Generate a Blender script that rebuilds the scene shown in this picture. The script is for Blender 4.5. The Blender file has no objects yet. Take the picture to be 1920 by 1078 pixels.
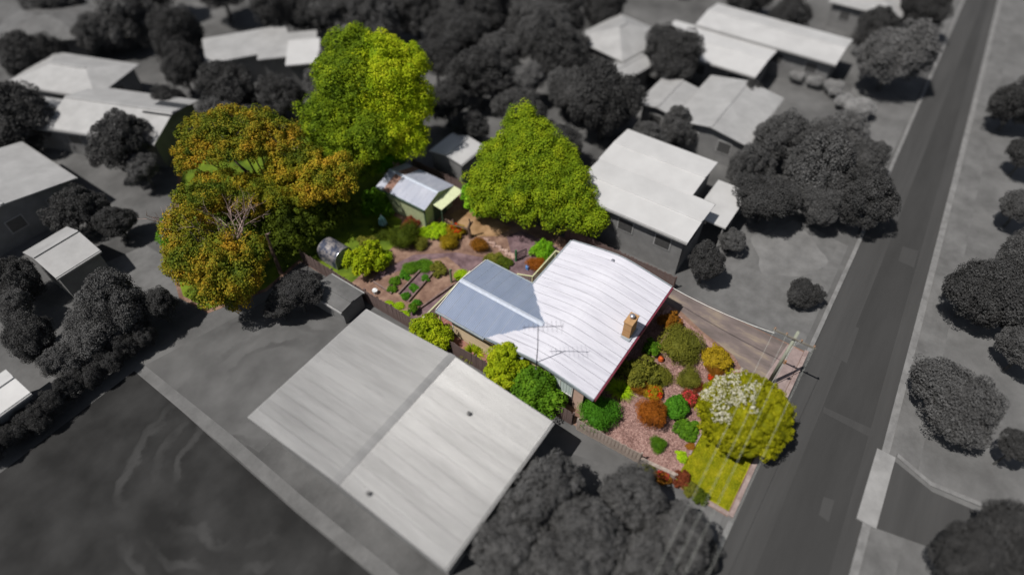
import bpy, math, random
import numpy as np
from mathutils import Vector, Matrix

sc = bpy.context.scene
COL = sc.collection
R = math.radians
random.seed(7)

# ------------------------------------------------------------------ camera
CAM_H = 36.0
PITCH, HEAD = R(48.8), R(34.8)
fw = Vector((math.cos(HEAD) * math.cos(PITCH), math.sin(HEAD) * math.cos(PITCH), -math.sin(PITCH)))
cd = bpy.data.cameras.new('camera')
cam = bpy.data.objects.new('camera', cd)
COL.objects.link(cam)
cam.location = (0, 0, CAM_H)
cam.rotation_euler = fw.to_track_quat('-Z', 'Y').to_euler()
cd.sensor_width = 360.0
cd.lens = 360.0 * 1150.0 / 1920.0
cd.clip_start = 1.0
cd.clip_end = 2000.0
cd.dof.use_dof = True
cd.dof.focus_distance = 42.5
cd.dof.aperture_fstop = 0.26
sc.camera = cam

# ------------------------------------------------------------------ sky, sun, exposure
SUN_TO = Vector((-0.48, 0.27, 1.0)).normalized()
w = bpy.data.worlds.new('World')
sc.world = w
w.use_nodes = True
nt = w.node_tree
nt.nodes.clear()
bg = nt.nodes.new('ShaderNodeBackground')
sky = nt.nodes.new('ShaderNodeTexSky')
out = nt.nodes.new('ShaderNodeOutputWorld')
sky.sky_type = 'NISHITA'
sky.sun_disc = False
sky.sun_elevation = math.asin(SUN_TO.z)
sky.sun_rotation = math.atan2(SUN_TO.x, SUN_TO.y)
bg.inputs['Strength'].default_value = 0.05
hs = nt.nodes.new('ShaderNodeHueSaturation')
hs.inputs['Saturation'].default_value = 0.55
nt.links.new(sky.outputs[0], hs.inputs['Color'])
nt.links.new(hs.outputs[0], bg.inputs['Color'])
nt.links.new(bg.outputs[0], out.inputs['Surface'])
sd = bpy.data.lights.new('sun', 'SUN')
sd.energy = 4.4
sd.angle = R(0.5)
sd.color = (1.0, 0.955, 0.90)
sun = bpy.data.objects.new('sun', sd)
COL.objects.link(sun)
sun.location = (0, 0, 80)
sun.rotation_euler = SUN_TO.to_track_quat('Z', 'Y').to_euler()
sc.view_settings.view_transform = 'Standard'
sc.view_settings.look = 'None'
sc.view_settings.exposure = 0.0
sc.view_settings.gamma = 1.0
sc.cycles.use_denoising = True
sc.cycles.max_bounces = 6

# ------------------------------------------------------------------ materials
def nodemat(name):
    m = bpy.data.materials.new(name)
    m.use_nodes = True
    t = m.node_tree
    b = t.nodes['Principled BSDF']
    return m, t, b, t.nodes['Material Output']

def c4(c):
    return (c[0], c[1], c[2], 1.0)

def noise_mat(name, c1, c2, scale=2.0, rough=0.9, bump=0.0, bscale=None, detail=6.0, stretch=(1, 1, 1), c3=None, metallic=0.0, spec=0.25, coord='Object', lo=0.35, hi=0.65):
    m, t, b, o = nodemat(name)
    tc = t.nodes.new('ShaderNodeTexCoord')
    mp = t.nodes.new('ShaderNodeMapping')
    mp.inputs['Scale'].default_value = stretch
    t.links.new(tc.outputs[coord], mp.inputs['Vector'])
    n = t.nodes.new('ShaderNodeTexNoise')
    n.inputs['Scale'].default_value = scale
    n.inputs['Detail'].default_value = detail
    n.inputs['Roughness'].default_value = 0.65
    t.links.new(mp.outputs[0], n.inputs['Vector'])
    r = t.nodes.new('ShaderNodeValToRGB')
    r.color_ramp.elements[0].position = lo
    r.color_ramp.elements[1].position = hi
    r.color_ramp.elements[0].color = c4(c1)
    r.color_ramp.elements[1].color = c4(c2)
    if c3:
        e = r.color_ramp.elements.new((lo + hi) / 2)
        e.color = c4(c3)
    t.links.new(n.outputs[0], r.inputs[0])
    t.links.new(r.outputs[0], b.inputs['Base Color'])
    b.inputs['Roughness'].default_value = rough
    b.inputs['Metallic'].default_value = metallic
    b.inputs['Specular IOR Level'].default_value = spec
    if bump > 0:
        n2 = t.nodes.new('ShaderNodeTexNoise')
        n2.inputs['Scale'].default_value = bscale or scale * 6
        n2.inputs['Detail'].default_value = 4
        t.links.new(mp.outputs[0], n2.inputs['Vector'])
        bp = t.nodes.new('ShaderNodeBump')
        bp.inputs['Strength'].default_value = bump
        bp.inputs['Distance'].default_value = 0.05
        t.links.new(n2.outputs[0], bp.inputs['Height'])
        t.links.new(bp.outputs[0], b.inputs['Normal'])
    return m

def plain(name, c, rough=0.7, metallic=0.0, spec=0.3):
    k = 0.86
    return noise_mat(name, (c[0] * k, c[1] * k, c[2] * k), (c[0] * 1.1, c[1] * 1.1, c[2] * 1.1), 5.0, rough, 0.0, metallic=metallic, spec=spec)

def ring_mat(name, base1, base2, track, centre, period, r0, r1, mix=0.6):
    """lawn with worn circular wheel tracks round a turning centre"""
    m, t, b, o = nodemat(name)
    tc = t.nodes.new('ShaderNodeTexCoord')
    n = t.nodes.new('ShaderNodeTexNoise'); n.inputs['Scale'].default_value = 0.35; n.inputs['Detail'].default_value = 8
    t.links.new(tc.outputs['Object'], n.inputs['Vector'])
    r = t.nodes.new('ShaderNodeValToRGB')
    r.color_ramp.elements[0].position = .35; r.color_ramp.elements[1].position = .68
    r.color_ramp.elements[0].color = c4(base1); r.color_ramp.elements[1].color = c4(base2)
    t.links.new(n.outputs[0], r.inputs[0])
    mp = t.nodes.new('ShaderNodeMapping'); mp.inputs['Location'].default_value = (-centre[0], -centre[1], 0)
    t.links.new(tc.outputs['Object'], mp.inputs['Vector'])
    ln = t.nodes.new('ShaderNodeVectorMath'); ln.operation = 'LENGTH'
    t.links.new(mp.outputs[0], ln.inputs[0])
    ad = t.nodes.new('ShaderNodeMath'); ad.operation = 'MULTIPLY_ADD'
    ad.inputs[1].default_value = 3.2; t.links.new(n.outputs[0], ad.inputs[0]); t.links.new(ln.outputs['Value'], ad.inputs[2])
    sn = t.nodes.new('ShaderNodeMath'); sn.operation = 'MULTIPLY'; sn.inputs[1].default_value = 2 * math.pi / period
    t.links.new(ad.outputs[0], sn.inputs[0])
    s2 = t.nodes.new('ShaderNodeMath'); s2.operation = 'SINE'; t.links.new(sn.outputs[0], s2.inputs[0])
    mr = t.nodes.new('ShaderNodeMapRange'); mr.inputs['From Min'].default_value = 0.1; mr.inputs['From Max'].default_value = 0.9
    t.links.new(s2.outputs[0], mr.inputs['Value'])
    win = t.nodes.new('ShaderNodeMapRange'); win.interpolation_type = 'SMOOTHSTEP'
    win.inputs['From Min'].default_value = r0; win.inputs['From Max'].default_value = r0 + 1.0
    t.links.new(ad.outputs[0], win.inputs['Value'])
    win2 = t.nodes.new('ShaderNodeMapRange'); win2.interpolation_type = 'SMOOTHSTEP'
    win2.inputs['From Min'].default_value = r1; win2.inputs['From Max'].default_value = r1 - 1.0
    t.links.new(ad.outputs[0], win2.inputs['Value'])
    m1 = t.nodes.new('ShaderNodeMath'); m1.operation = 'MULTIPLY'; t.links.new(mr.outputs[0], m1.inputs[0]); t.links.new(win.outputs[0], m1.inputs[1])
    m2 = t.nodes.new('ShaderNodeMath'); m2.operation = 'MULTIPLY'; t.links.new(m1.outputs[0], m2.inputs[0]); t.links.new(win2.outputs[0], m2.inputs[1])
    m3 = t.nodes.new('ShaderNodeMath'); m3.operation = 'MULTIPLY'; t.links.new(m2.outputs[0], m3.inputs[0])
    nb = t.nodes.new('ShaderNodeTexNoise'); nb.inputs['Scale'].default_value = 0.22; nb.inputs['Detail'].default_value = 5
    t.links.new(tc.outputs['Object'], nb.inputs['Vector'])
    mb_ = t.nodes.new('ShaderNodeMapRange'); mb_.inputs['From Min'].default_value = .42; mb_.inputs['From Max'].default_value = .66; mb_.inputs['To Max'].default_value = mix
    t.links.new(nb.outputs[0], mb_.inputs['Value']); t.links.new(mb_.outputs[0], m3.inputs[1])
    mx = t.nodes.new('ShaderNodeMix'); mx.data_type = 'RGBA'
    t.links.new(m3.outputs[0], mx.inputs[0]); t.links.new(r.outputs[0], mx.inputs[6]); mx.inputs[7].default_value = c4(track)
    t.links.new(mx.outputs[2], b.inputs['Base Color'])
    b.inputs['Roughness'].default_value = 0.95
    b.inputs['Specular IOR Level'].default_value = 0.1
    return m

def leaf_mat(name, cols, trans=0.25, patch=None, rough=0.6, nscale=0.9, namp=1.3):
    """foliage: colour by per-leaf value (attribute v), broad variation by noise"""
    m, t, b, o = nodemat(name)
    at = t.nodes.new('ShaderNodeAttribute'); at.attribute_name = 'v'
    tc = t.nodes.new('ShaderNodeTexCoord')
    n = t.nodes.new('ShaderNodeTexNoise'); n.inputs['Scale'].default_value = nscale; n.inputs['Detail'].default_value = 3
    t.links.new(tc.outputs['Object'], n.inputs['Vector'])
    ma = t.nodes.new('ShaderNodeMath'); ma.operation = 'MULTIPLY_ADD'; ma.inputs[1].default_value = namp; ma.inputs[2].default_value = .25 - namp / 2
    t.links.new(n.outputs[0], ma.inputs[0])
    av = t.nodes.new('ShaderNodeMath'); av.operation = 'MULTIPLY_ADD'; av.inputs[1].default_value = 0.6
    t.links.new(at.outputs['Fac'], av.inputs[0])
    mh = t.nodes.new('ShaderNodeMath'); mh.operation = 'MULTIPLY'; mh.inputs[1].default_value = 0.6
    t.links.new(ma.outputs[0], mh.inputs[0]); t.links.new(mh.outputs[0], av.inputs[2])
    r = t.nodes.new('ShaderNodeValToRGB')
    k = len(cols)
    r.color_ramp.elements[0].position = 0.1; r.color_ramp.elements[0].color = c4(cols[0])
    r.color_ramp.elements[1].position = 0.9; r.color_ramp.elements[1].color = c4(cols[-1])
    for i in range(1, k - 1):
        e = r.color_ramp.elements.new(0.1 + 0.8 * i / (k - 1)); e.color = c4(cols[i])
    t.links.new(av.outputs[0], r.inputs[0])
    t.links.new(r.outputs[0], b.inputs['Base Color'])
    b.inputs['Roughness'].default_value = rough
    b.inputs['Specular IOR Level'].default_value = 0.06
    tr = t.nodes.new('ShaderNodeBsdfTranslucent')
    t.links.new(r.outputs[0], tr.inputs['Color'])
    mix = t.nodes.new('ShaderNodeMixShader'); mix.inputs[0].default_value = trans
    t.links.new(b.outputs[0], mix.inputs[1]); t.links.new(tr.outputs[0], mix.inputs[2])
    t.links.new(mix.outputs[0], o.inputs['Surface'])
    return m

def g(v):
    return (v, v, v)

M = {}
# grey surroundings
M['ground_grey'] = noise_mat('ground_grey', g(.065), g(.14), 0.16, 0.95, 0.4, 3.0)
M['lawn_dark'] = ring_mat('lawn_dark', g(.021), g(.042), g(.07), (4.6, 22.6), 1.5, 5.4, 10.5, .8)
M['yard_mid'] = ring_mat('yard_mid', g(.085), g(.135), g(.06), (9.6, 26.4), 1.5, 4.0, 8.5, .7)
M['path_grey'] = noise_mat('path_grey', g(.11), g(.155), 0.8, .9)
M['asphalt'] = noise_mat('asphalt', g(.048), g(.062), 0.5, .9, .3, 20, stretch=(.12, 1.4, 1), detail=9)
M['asphalt_lane'] = noise_mat('asphalt_lane', g(.038), g(.047), 0.5, .9, .3, 20, stretch=(.2, 1, 1))
M['kerb'] = noise_mat('kerb', g(.15), g(.22), 1.5, .85, .2, 12)
M['nature_strip'] = noise_mat('nature_strip', g(.10), g(.16), 0.5, .95, .4, 8)
M['lawn_right'] = noise_mat('lawn_right', g(.10), g(.155), 0.35, .95, .4, 8)
M['slab'] = noise_mat('slab', g(.22), g(.3), 0.7, .85)
M['gravel_light'] = noise_mat('gravel_light', g(.125), g(.21), 0.35, .95, .3, 9)
M['roof_grey'] = noise_mat('roof_grey', g(.34), g(.42), 0.6, .5, metallic=.15, spec=.4)
M['roof_pale'] = noise_mat('roof_pale', g(.48), g(.56), 0.5, .45, metallic=.15, spec=.4)
M['roof_iron'] = noise_mat('roof_iron', g(.235), g(.325), 0.5, .45, metallic=.18, spec=.5, stretch=(2.0, .25, 1))
M['roof_white'] = noise_mat('roof_white', g(.52), g(.58), 0.5, .45, metallic=.1, spec=.4)
M['roof_dark'] = noise_mat('roof_dark', g(.10), g(.15), 0.7, .6)
M['wall_grey'] = noise_mat('wall_grey', g(.16), g(.21), 1.0, .85)
M['wall_pale'] = noise_mat('wall_pale', g(.26), g(.32), 1.0, .85)
M['wood_grey'] = noise_mat('wood_grey', g(.06), g(.11), 3.0, .9, stretch=(1, 1, .2))
M['glass'] = plain('glass', (.02, .025, .03), .12, 0, .5)
M['pane_grey'] = plain('pane_grey', g(.07), .25, 0, .4)
M['trim_grey'] = plain('trim_grey', g(.3), .6)
M['solar'] = plain('solar', g(.035), .2, 0, .5)
M['bark_grey'] = noise_mat('bark_grey', g(.05), g(.1), 6, .9)
M['leaf_grey_dark'] = leaf_mat('leaf_grey_dark', [g(.034), g(.066), g(.11)], .15)
M['leaf_grey_mid'] = leaf_mat('leaf_grey_mid', [g(.055), g(.11), g(.175)], .15)
M['leaf_grey_light'] = leaf_mat('leaf_grey_light', [g(.09), g(.16), g(.24)], .15)
M['leaf_grey_white'] = leaf_mat('leaf_grey_white', [g(.18), g(.4), g(.55)], .15)
# coloured property
M['soil'] = noise_mat('soil', (.14, .08, .06), (.32, .21, .155), 0.9, .95, .5, 12, c3=(.22, .135, .10), detail=9)
M['mulch'] = noise_mat('mulch', (.21, .12, .10), (.43, .28, .245), 4.0, .95, .6, 25, c3=(.32, .20, .175))
M['gravel_purple'] = noise_mat('gravel_purple', (.105, .065, .07), (.24, .16, .165), 1.3, .95, .5, 30, c3=(.16, .105, .115))
M['drive'] = noise_mat('drive', (.13, .108, .10), (.27, .22, .17), 0.9, .95, .4, 30, stretch=(1, .35, 1), c3=(.175, .142, .135))
M['sand'] = noise_mat('sand', (.22, .13, .06), (.42, .27, .15), 0.8, .95, .4, 15)
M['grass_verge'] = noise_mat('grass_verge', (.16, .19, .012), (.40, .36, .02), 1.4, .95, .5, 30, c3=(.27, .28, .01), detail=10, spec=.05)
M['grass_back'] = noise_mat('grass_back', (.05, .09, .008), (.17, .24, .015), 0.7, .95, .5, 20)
M['blade'] = leaf_mat('blade', [(.16, .20, .006), (.32, .32, .01), (.52, .45, .03)], .3)
M['chip'] = leaf_mat('chip', [(.14, .078, .068), (.30, .178, .155), (.50, .34, .30)], .0)
M['kerb_col'] = noise_mat('kerb_col', (.22, .16, .15), (.36, .29, .27), 2, .9)
M['footpath'] = noise_mat('footpath', (.22, .17, .165), (.32, .25, .235), 1.2, .9, .2, 12)
M['roof_main'] = noise_mat('roof_main', (.46, .46, .52), (.58, .58, .64), 1.3, .48, stretch=(2.2, .22, 1), metallic=.0, spec=.3, lo=.28, hi=.55)
M['roof_under'] = plain('roof_under', (.06, .06, .12), .7)
M['roof_wing'] = noise_mat('roof_wing', (.38, .45, .60), (.45, .52, .67), 1.2, .38, stretch=(.4, 1, 1), metallic=.5, spec=.5)
M['roof_cap'] = plain('roof_cap', (.48, .53, .62), .5)
M['roof_shed'] = noise_mat('roof_shed', (.42, .45, .54), (.56, .58, .66), 1.2, .45, stretch=(.3, 1.5, 1), metallic=.3, spec=.5)
M['rust'] = noise_mat('rust', (.20, .10, .07), (.36, .24, .2), 2.5, .8)
M['fascia_red'] = plain('fascia_red', (.16, .03, .05), .5)
M['gutter'] = plain('gutter', (.30, .34, .37), .5)
M['board_wall'] = noise_mat('board_wall', (.44, .34, .22), (.56, .45, .31), 3, .8, stretch=(1, .2, 2))
M['wall_pink'] = noise_mat('wall_pink', (.5, .34, .27), (.6, .43, .35), 2, .85)
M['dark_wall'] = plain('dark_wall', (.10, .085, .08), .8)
M['white_trim'] = plain('white_trim', (.7, .7, .68), .6)
M['curtain'] = noise_mat('curtain', (.42, .5, .5), (.62, .7, .68), 6, .8, stretch=(1, 6, .1))
M['rail'] = plain('rail', (.55, .56, .34), .7)
M['baluster'] = plain('baluster', (.16, .20, .11), .7)
M['deck'] = noise_mat('deck', (.24, .10, .085), (.34, .17, .14), 3, .85, stretch=(.3, 3, 1))
M['chim_top'] = plain('chim_top', (.42, .25, .12), .85)
M['steel'] = plain('steel', (.6, .6, .66), .3, .8, .5)
M['antenna'] = plain('antenna', (.06, .06, .10), .5, .3)
M['paling'] = noise_mat('paling', (.24, .19, .165), (.46, .39, .34), 2.5, .9, .3, 20, stretch=(3, 3, .3), coord='Object')
M['paling_dark'] = noise_mat('paling_dark', (.11, .075, .07), (.19, .14, .13), 2.5, .9, .3, 20, stretch=(3, 3, .3))
M['arm_wood'] = noise_mat('arm_wood', (.13, .12, .10), (.22, .20, .17), 3, .9)
M['shed_green'] = plain('shed_green', (.50, .56, .34), .55, .1)
M['shed_green_dark'] = plain('shed_green_dark', (.06, .10, .075), .6)
M['awning'] = plain('awning', (.62, .66, .42), .6)
M['barrel_tin_dapple'] = noise_mat('barrel_tin_dapple', (.04, .05, .085), (.28, .26, .26), 2.2, .5, metallic=.2, detail=4, lo=.42, hi=.62)  # pale and dark mottle paints dappled tree light into the tin colour
M['barrel_end'] = plain('barrel_end', (.22, .27, .27), .6)
M['teal'] = noise_mat('teal', (.10, .26, .27), (.35, .52, .52), 3, .8)
M['pole'] = noise_mat('pole', (.22, .24, .18), (.36, .37, .31), 3, .85, stretch=(4, 4, .2))
M['wire'] = plain('wire', (.5, .52, .48), .5)
M['insul'] = plain('insul', (.30, .14, .06), .4)
M['bark'] = noise_mat('bark', (.10, .065, .05), (.20, .14, .11), 5, .9, .4, 20, stretch=(1, 1, .3))
M['bark_pale'] = noise_mat('bark_pale', (.26, .18, .16), (.42, .32, .29), 5, .9, stretch=(1, 1, .3))
M['bark_dark'] = noise_mat('bark_dark', (.045, .03, .03), (.09, .065, .06), 5, .9)
M['stone'] = noise_mat('stone', (.30, .19, .16), (.52, .38, .32), 3, .9, .4, 10)
M['sleeper'] = noise_mat('sleeper', (.13, .085, .08), (.25, .18, .16), 3, .9)
M['black_iron'] = plain('black_iron', (.012, .012, .016), .6)
M['pot_green'] = plain('pot_green', (.03, .16, .06), .5)
M['terracotta'] = plain('terracotta', (.62, .12, .025), .7)
M['blue_plastic'] = plain('blue_plastic', (.10, .25, .55), .4)
M['white_plastic'] = plain('white_plastic', (.75, .78, .8), .4)
M['mint'] = plain('mint', (.03, .62, .22), .5)
# leaves
LV = {
 'tall_green': [(.04, .075, .006), (.12, .18, .008), (.27, .32, .012)],
 'tall_yellow': [(.10, .17, .006), (.24, .30, .008), (.40, .37, .02)],
 'bright': [(.06, .17, .008), (.13, .30, .01), (.24, .42, .02)],
 'cone': [(.06, .11, .006), (.15, .21, .008), (.28, .31, .012)],
 'gum': [(.05, .075, .008), (.11, .118, .01), (.19, .145, .012), (.29, .165, .015)],
 'gum_olive': [(.06, .08, .008), (.14, .145, .01), (.26, .19, .015), (.34, .20, .02)],
 'under': [(.03, .045, .006), (.06, .085, .008), (.12, .15, .012)],
 'verge': [(.10, .11, .004), (.25, .25, .006), (.43, .40, .02)],
 'rust': [(.12, .055, .01), (.24, .10, .012), (.36, .16, .02)],
 'rust_red': [(.16, .05, .012), (.33, .11, .012), (.46, .13, .03)],
 'olive': [(.07, .075, .012), (.14, .145, .02), (.24, .22, .03)],
 'golden': [(.14, .10, .008), (.29, .20, .01), (.40, .29, .02)],
 'green': [(.035, .085, .008), (.08, .18, .01), (.16, .29, .02)],
 'deep': [(.03, .10, .008), (.06, .19, .012), (.11, .28, .02)],
 'lime': [(.16, .28, .008), (.30, .46, .01), (.46, .56, .03)],
 'lemon': [(.12, .18, .006), (.26, .33, .008), (.45, .46, .02)],
 'dark_red': [(.09, .02, .01), (.17, .045, .02), (.24, .08, .03)],
}
BOOST = {'tall_green': 1.35, 'tall_yellow': 1.6, 'cone': 1.45, 'gum': 1.6, 'gum_olive': 1.55, 'under': 1.2, 'verge': 1.08, 'bright': 1.35}
for k, v in LV.items():
    f_ = BOOST.get(k, 1.2)
    M['leaf_' + k] = leaf_mat('leaf_' + k, [tuple(min(.8, c * f_) for c in q) for q in v], .12, None, .6, .5 if 'gum' in k else .7, 3.2 if 'gum' in k else 1.7)
M['petal_red'] = leaf_mat('petal_red', [(.5, .02, .01), (.8, .06, .015), (.85, .22, .03)], .2)
M['petal_pink'] = leaf_mat('petal_pink', [(.5, .03, .04), (.75, .08, .08), (.8, .2, .18)], .2)
M['petal_white'] = leaf_mat('petal_white', [(.5, .47, .33), (.75, .72, .6), (.85, .84, .76)], .2)

def brick_mat():
    m, t, b, o = nodemat('chimney_brick')
    tc = t.nodes.new('ShaderNodeTexCoord')
    mp = t.nodes.new('ShaderNodeMapping'); mp.inputs['Rotation'].default_value = (math.pi / 2, 0, 0.6)
    t.links.new(tc.outputs['Object'], mp.inputs['Vector'])
    br = t.nodes.new('ShaderNodeTexBrick')
    br.inputs['Color1'].default_value = (.36, .17, .055, 1); br.inputs['Color2'].default_value = (.50, .27, .10, 1)
    br.inputs['Mortar'].default_value = (.42, .33, .22, 1)
    br.inputs['Scale'].default_value = 1.0
    br.inputs['Brick Width'].default_value = .24; br.inputs['Row Height'].default_value = .085; br.inputs['Mortar Size'].default_value = .008
    t.links.new(mp.outputs[0], br.inputs['Vector'])
    t.links.new(br.outputs[0], b.inputs['Base Color'])
    b.inputs['Roughness'].default_value = .9
    return m
M['chimney'] = brick_mat()

# ------------------------------------------------------------------ mesh helpers
class MB:
    def __init__(self):
        self.v = []; self.f = []
    def add(self, vs, fs):
        o = len(self.v)
        self.v += [tuple(p) for p in vs]
        self.f += [tuple(i + o for i in q) for q in fs]
        return self
    def box(self, x0, x1, y0, y1, z0, z1):
        vs = [(x, y, z) for z in (z0, z1) for y in (y0, y1) for x in (x0, x1)]
        return self.add(vs, [(0, 2, 3, 1), (4, 5, 7, 6), (0, 1, 5, 4), (2, 6, 7, 3), (0, 4, 6, 2), (1, 3, 7, 5)])
    def beam(self, p, q, wd, ht):
        p, q = Vector(p), Vector(q)
        d = (q - p).normalized()
        s = d.cross(Vector((0, 0, 1)))
        if s.length < 1e-3: s = Vector((1, 0, 0))
        s.normalize(); u = s.cross(d).normalized()
        vs = [a + s * i * wd / 2 + u * j * ht / 2 for a in (p, q) for j in (-1, 1) for i in (-1, 1)]
        return self.add(vs, [(0, 2, 3, 1), (4, 5, 7, 6), (0, 1, 5, 4), (2, 6, 7, 3), (0, 4, 6, 2), (1, 3, 7, 5)])
    def prism(self, pts, z0, z1):
        n = len(pts)
        vs = [(p[0], p[1], z0) for p in pts] + [(p[0], p[1], z1) for p in pts]
        return self.add(vs, [tuple(range(n))[::-1], tuple(range(n, 2 * n))] + [(i, (i + 1) % n, n + (i + 1) % n, n + i) for i in range(n)])
    def tube(self, path, rad, sides=6):
        path = [Vector(p) for p in path]
        n = len(path); vs = []; fs = []
        ref = Vector((0.31, 0.57, 0.76))
        for i, p in enumerate(path):
            d = (path[min(i + 1, n - 1)] - path[max(i - 1, 0)]).normalized()
            s = d.cross(ref); s.normalize(); u = d.cross(s)
            r = rad[i] if hasattr(rad, '__len__') else rad
            for k in range(sides):
                a = 2 * math.pi * k / sides
                vs.append(p + s * math.cos(a) * r + u * math.sin(a) * r)
        for i in range(n - 1):
            for k in range(sides):
                k2 = (k + 1) % sides
                fs.append((i * sides + k, i * sides + k2, (i + 1) * sides + k2, (i + 1) * sides + k))
        fs.append(tuple(range(sides))[::-1]); fs.append(tuple((n - 1) * sides + k for k in range(sides)))
        return self.add(vs, fs)
    def lathe(self, prof, cx=0, cy=0, sides=14):
        vs = []; fs = []
        for r, z in prof:
            for k in range(sides):
                a = 2 * math.pi * k / sides
                vs.append((cx + r * math.cos(a), cy + r * math.sin(a), z))
        for i in range(len(prof) - 1):
            for k in range(sides):
                k2 = (k + 1) % sides
                fs.append((i * sides + k, i * sides + k2, (i + 1) * sides + k2, (i + 1) * sides + k))
        fs.append(tuple(range(sides))[::-1]); fs.append(tuple((len(prof) - 1) * sides + k for k in range(sides)))
        return self.add(vs, fs)
    def sheet(self, pts, z):
        return self.add([(p[0], p[1], z) for p in pts], [tuple(range(len(pts)))])
    def mesh(self, name, smooth=False):
        me = bpy.data.meshes.new(name)
        me.from_pydata(self.v, [], self.f)
        me.update()
        if smooth:
            me.polygons.foreach_set('use_smooth', [True] * len(me.polygons))
        return me
    def build(self, name, mat, parent=None, world=True, smooth=False):
        return link(name, self.mesh(name, smooth), mat, parent, world)

def mworld(o):
    m = o.matrix_basis.copy()
    if o.parent: m = mworld(o.parent) @ o.matrix_parent_inverse @ m
    return m

def link(name, me, mat, parent=None, world=True, loc=None, rz=0.0, scale=None):
    """world=True: the mesh is written in world coordinates"""
    o = bpy.data.objects.new(name, me)
    COL.objects.link(o)
    if mat is not None:
        mm = M[mat] if isinstance(mat, str) else mat
        if len(me.materials) == 0: me.materials.append(mm)
        elif me.materials[0] != mm:
            o.material_slots[0].link = 'OBJECT'; o.material_slots[0].material = mm
    if loc is not None: o.location = loc
    if rz: o.rotation_euler.z = rz
    if scale is not None: o.scale = scale
    if parent is not None:
        o.parent = parent
        if world: o.matrix_parent_inverse = mworld(parent).inverted()
    return o

def thing(name, label, cat, loc=(0, 0, 0), rz=0.0, group=None):
    o = bpy.data.objects.new(name, None)
    o.empty_display_size = 0.3
    COL.objects.link(o)
    o.location = loc; o.rotation_euler.z = rz
    return tag(o, label, cat, group)

def tag(o, label=None, cat=None, group=None, kind=None):
    if label: o['label'] = label
    if cat: o['category'] = cat
    if group: o['group'] = group
    if kind: o['kind'] = kind
    return o

def patch(name, pts, z, mat, label=None):
    o = MB().sheet(pts, z).build(name, mat)
    return tag(o, label, None, None, 'structure')

# ---- foliage: clouds of leaf-shaped faces in clumps over lobes
def leaf_cloud(name, lobes, n, size, seed, clump=0.42, per=70, up=0.35, rnd=0.75, core=0.72, low=-0.55, aspect=0.6, vmix=0.5):
    rg = np.random.default_rng(seed)
    L = np.array([(l[0], l[1], l[2], l[3], l[4] if len(l) > 4 else l[3]) for l in lobes], float)
    area = L[:, 3] ** 2
    prob = area / area.sum()
    nc = max(1, n // per)
    # clump centres on the lobes' surfaces
    k = nc * 3
    li = rg.choice(len(L), k, p=prob)
    d = rg.normal(size=(k, 3)); d /= np.linalg.norm(d, axis=1)[:, None]
    keep = d[:, 2] > low
    li, d = li[keep], d[keep]
    kk = rg.uniform(.66, 1.0, len(li)) + .22 * (rg.random(len(li)) < .16) * rg.random(len(li))
    rad = L[li, 3] * kk
    radz = L[li, 4] * kk
    c = L[li, :3] + d * np.stack([rad, rad, radz], 1)
    # drop those buried in another lobe
    ok = np.ones(len(c), bool)
    for j in range(len(L)):
        q = (c - L[j, :3]) / np.array([L[j, 3], L[j, 3], L[j, 4]])
        ok &= (np.linalg.norm(q, axis=1) > 0.74) | (li == j)
    c, d, li = c[ok][:nc], d[ok][:nc], li[ok][:nc]
    nc = len(c)
    cr = clump * rg.uniform(.65, 1.25, nc)
    cv = rg.random(nc)
    m = nc * per
    ci = np.repeat(np.arange(nc), per)
    e = rg.normal(size=(m, 3)); e /= np.linalg.norm(e, axis=1)[:, None]
    e = e + d[ci] * 0.55 + np.array([0, 0, up * .6]); e /= np.linalg.norm(e, axis=1)[:, None]
    p = c[ci] + e * (cr[ci] * rg.uniform(.72, 1.08, m))[:, None]
    p[:, 2] = np.maximum(p[:, 2], 0.03)
    nr = e + rg.normal(size=(m, 3)) * rnd * .5 + np.array([0, 0, up]); nr /= np.linalg.norm(nr, axis=1)[:, None]
    a = np.cross(nr, rg.normal(size=(m, 3))); a /= np.linalg.norm(a, axis=1)[:, None]
    b = np.cross(nr, a)
    s = size * rg.uniform(.6, 1.35, m)
    h = (s * .5)[:, None]
    bend = nr * (s * .12)[:, None]
    q = np.stack([p - a * h - bend, p - b * h * aspect, p + a * h - bend, p + b * h * aspect], 1).reshape(-1, 3)
    fcount = m
    val = vmix * cv[ci] + (1 - vmix) * rg.random(m)
    verts = [q]; vals = [val]; faces = np.arange(m * 4).reshape(m, 4)
    allf = [faces]
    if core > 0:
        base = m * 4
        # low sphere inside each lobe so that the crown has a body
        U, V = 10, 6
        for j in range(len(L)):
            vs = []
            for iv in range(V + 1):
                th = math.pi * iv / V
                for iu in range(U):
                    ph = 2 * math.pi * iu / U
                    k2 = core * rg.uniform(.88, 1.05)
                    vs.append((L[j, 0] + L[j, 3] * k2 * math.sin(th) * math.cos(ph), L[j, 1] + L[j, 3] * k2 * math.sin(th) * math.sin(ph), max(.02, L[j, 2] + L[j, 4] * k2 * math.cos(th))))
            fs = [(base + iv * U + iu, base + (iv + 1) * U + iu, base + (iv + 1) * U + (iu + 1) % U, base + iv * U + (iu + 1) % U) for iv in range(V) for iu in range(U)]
            verts.append(np.array(vs)); allf.append(np.array(fs)); vals.append(np.full(len(fs), .15))  # core faces take a dark leaf value, painting shade between the leaves
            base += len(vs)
    V_ = np.concatenate(verts); F_ = np.concatenate(allf); A_ = np.concatenate(vals)
    return quads(name, V_, F_, A_)

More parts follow.
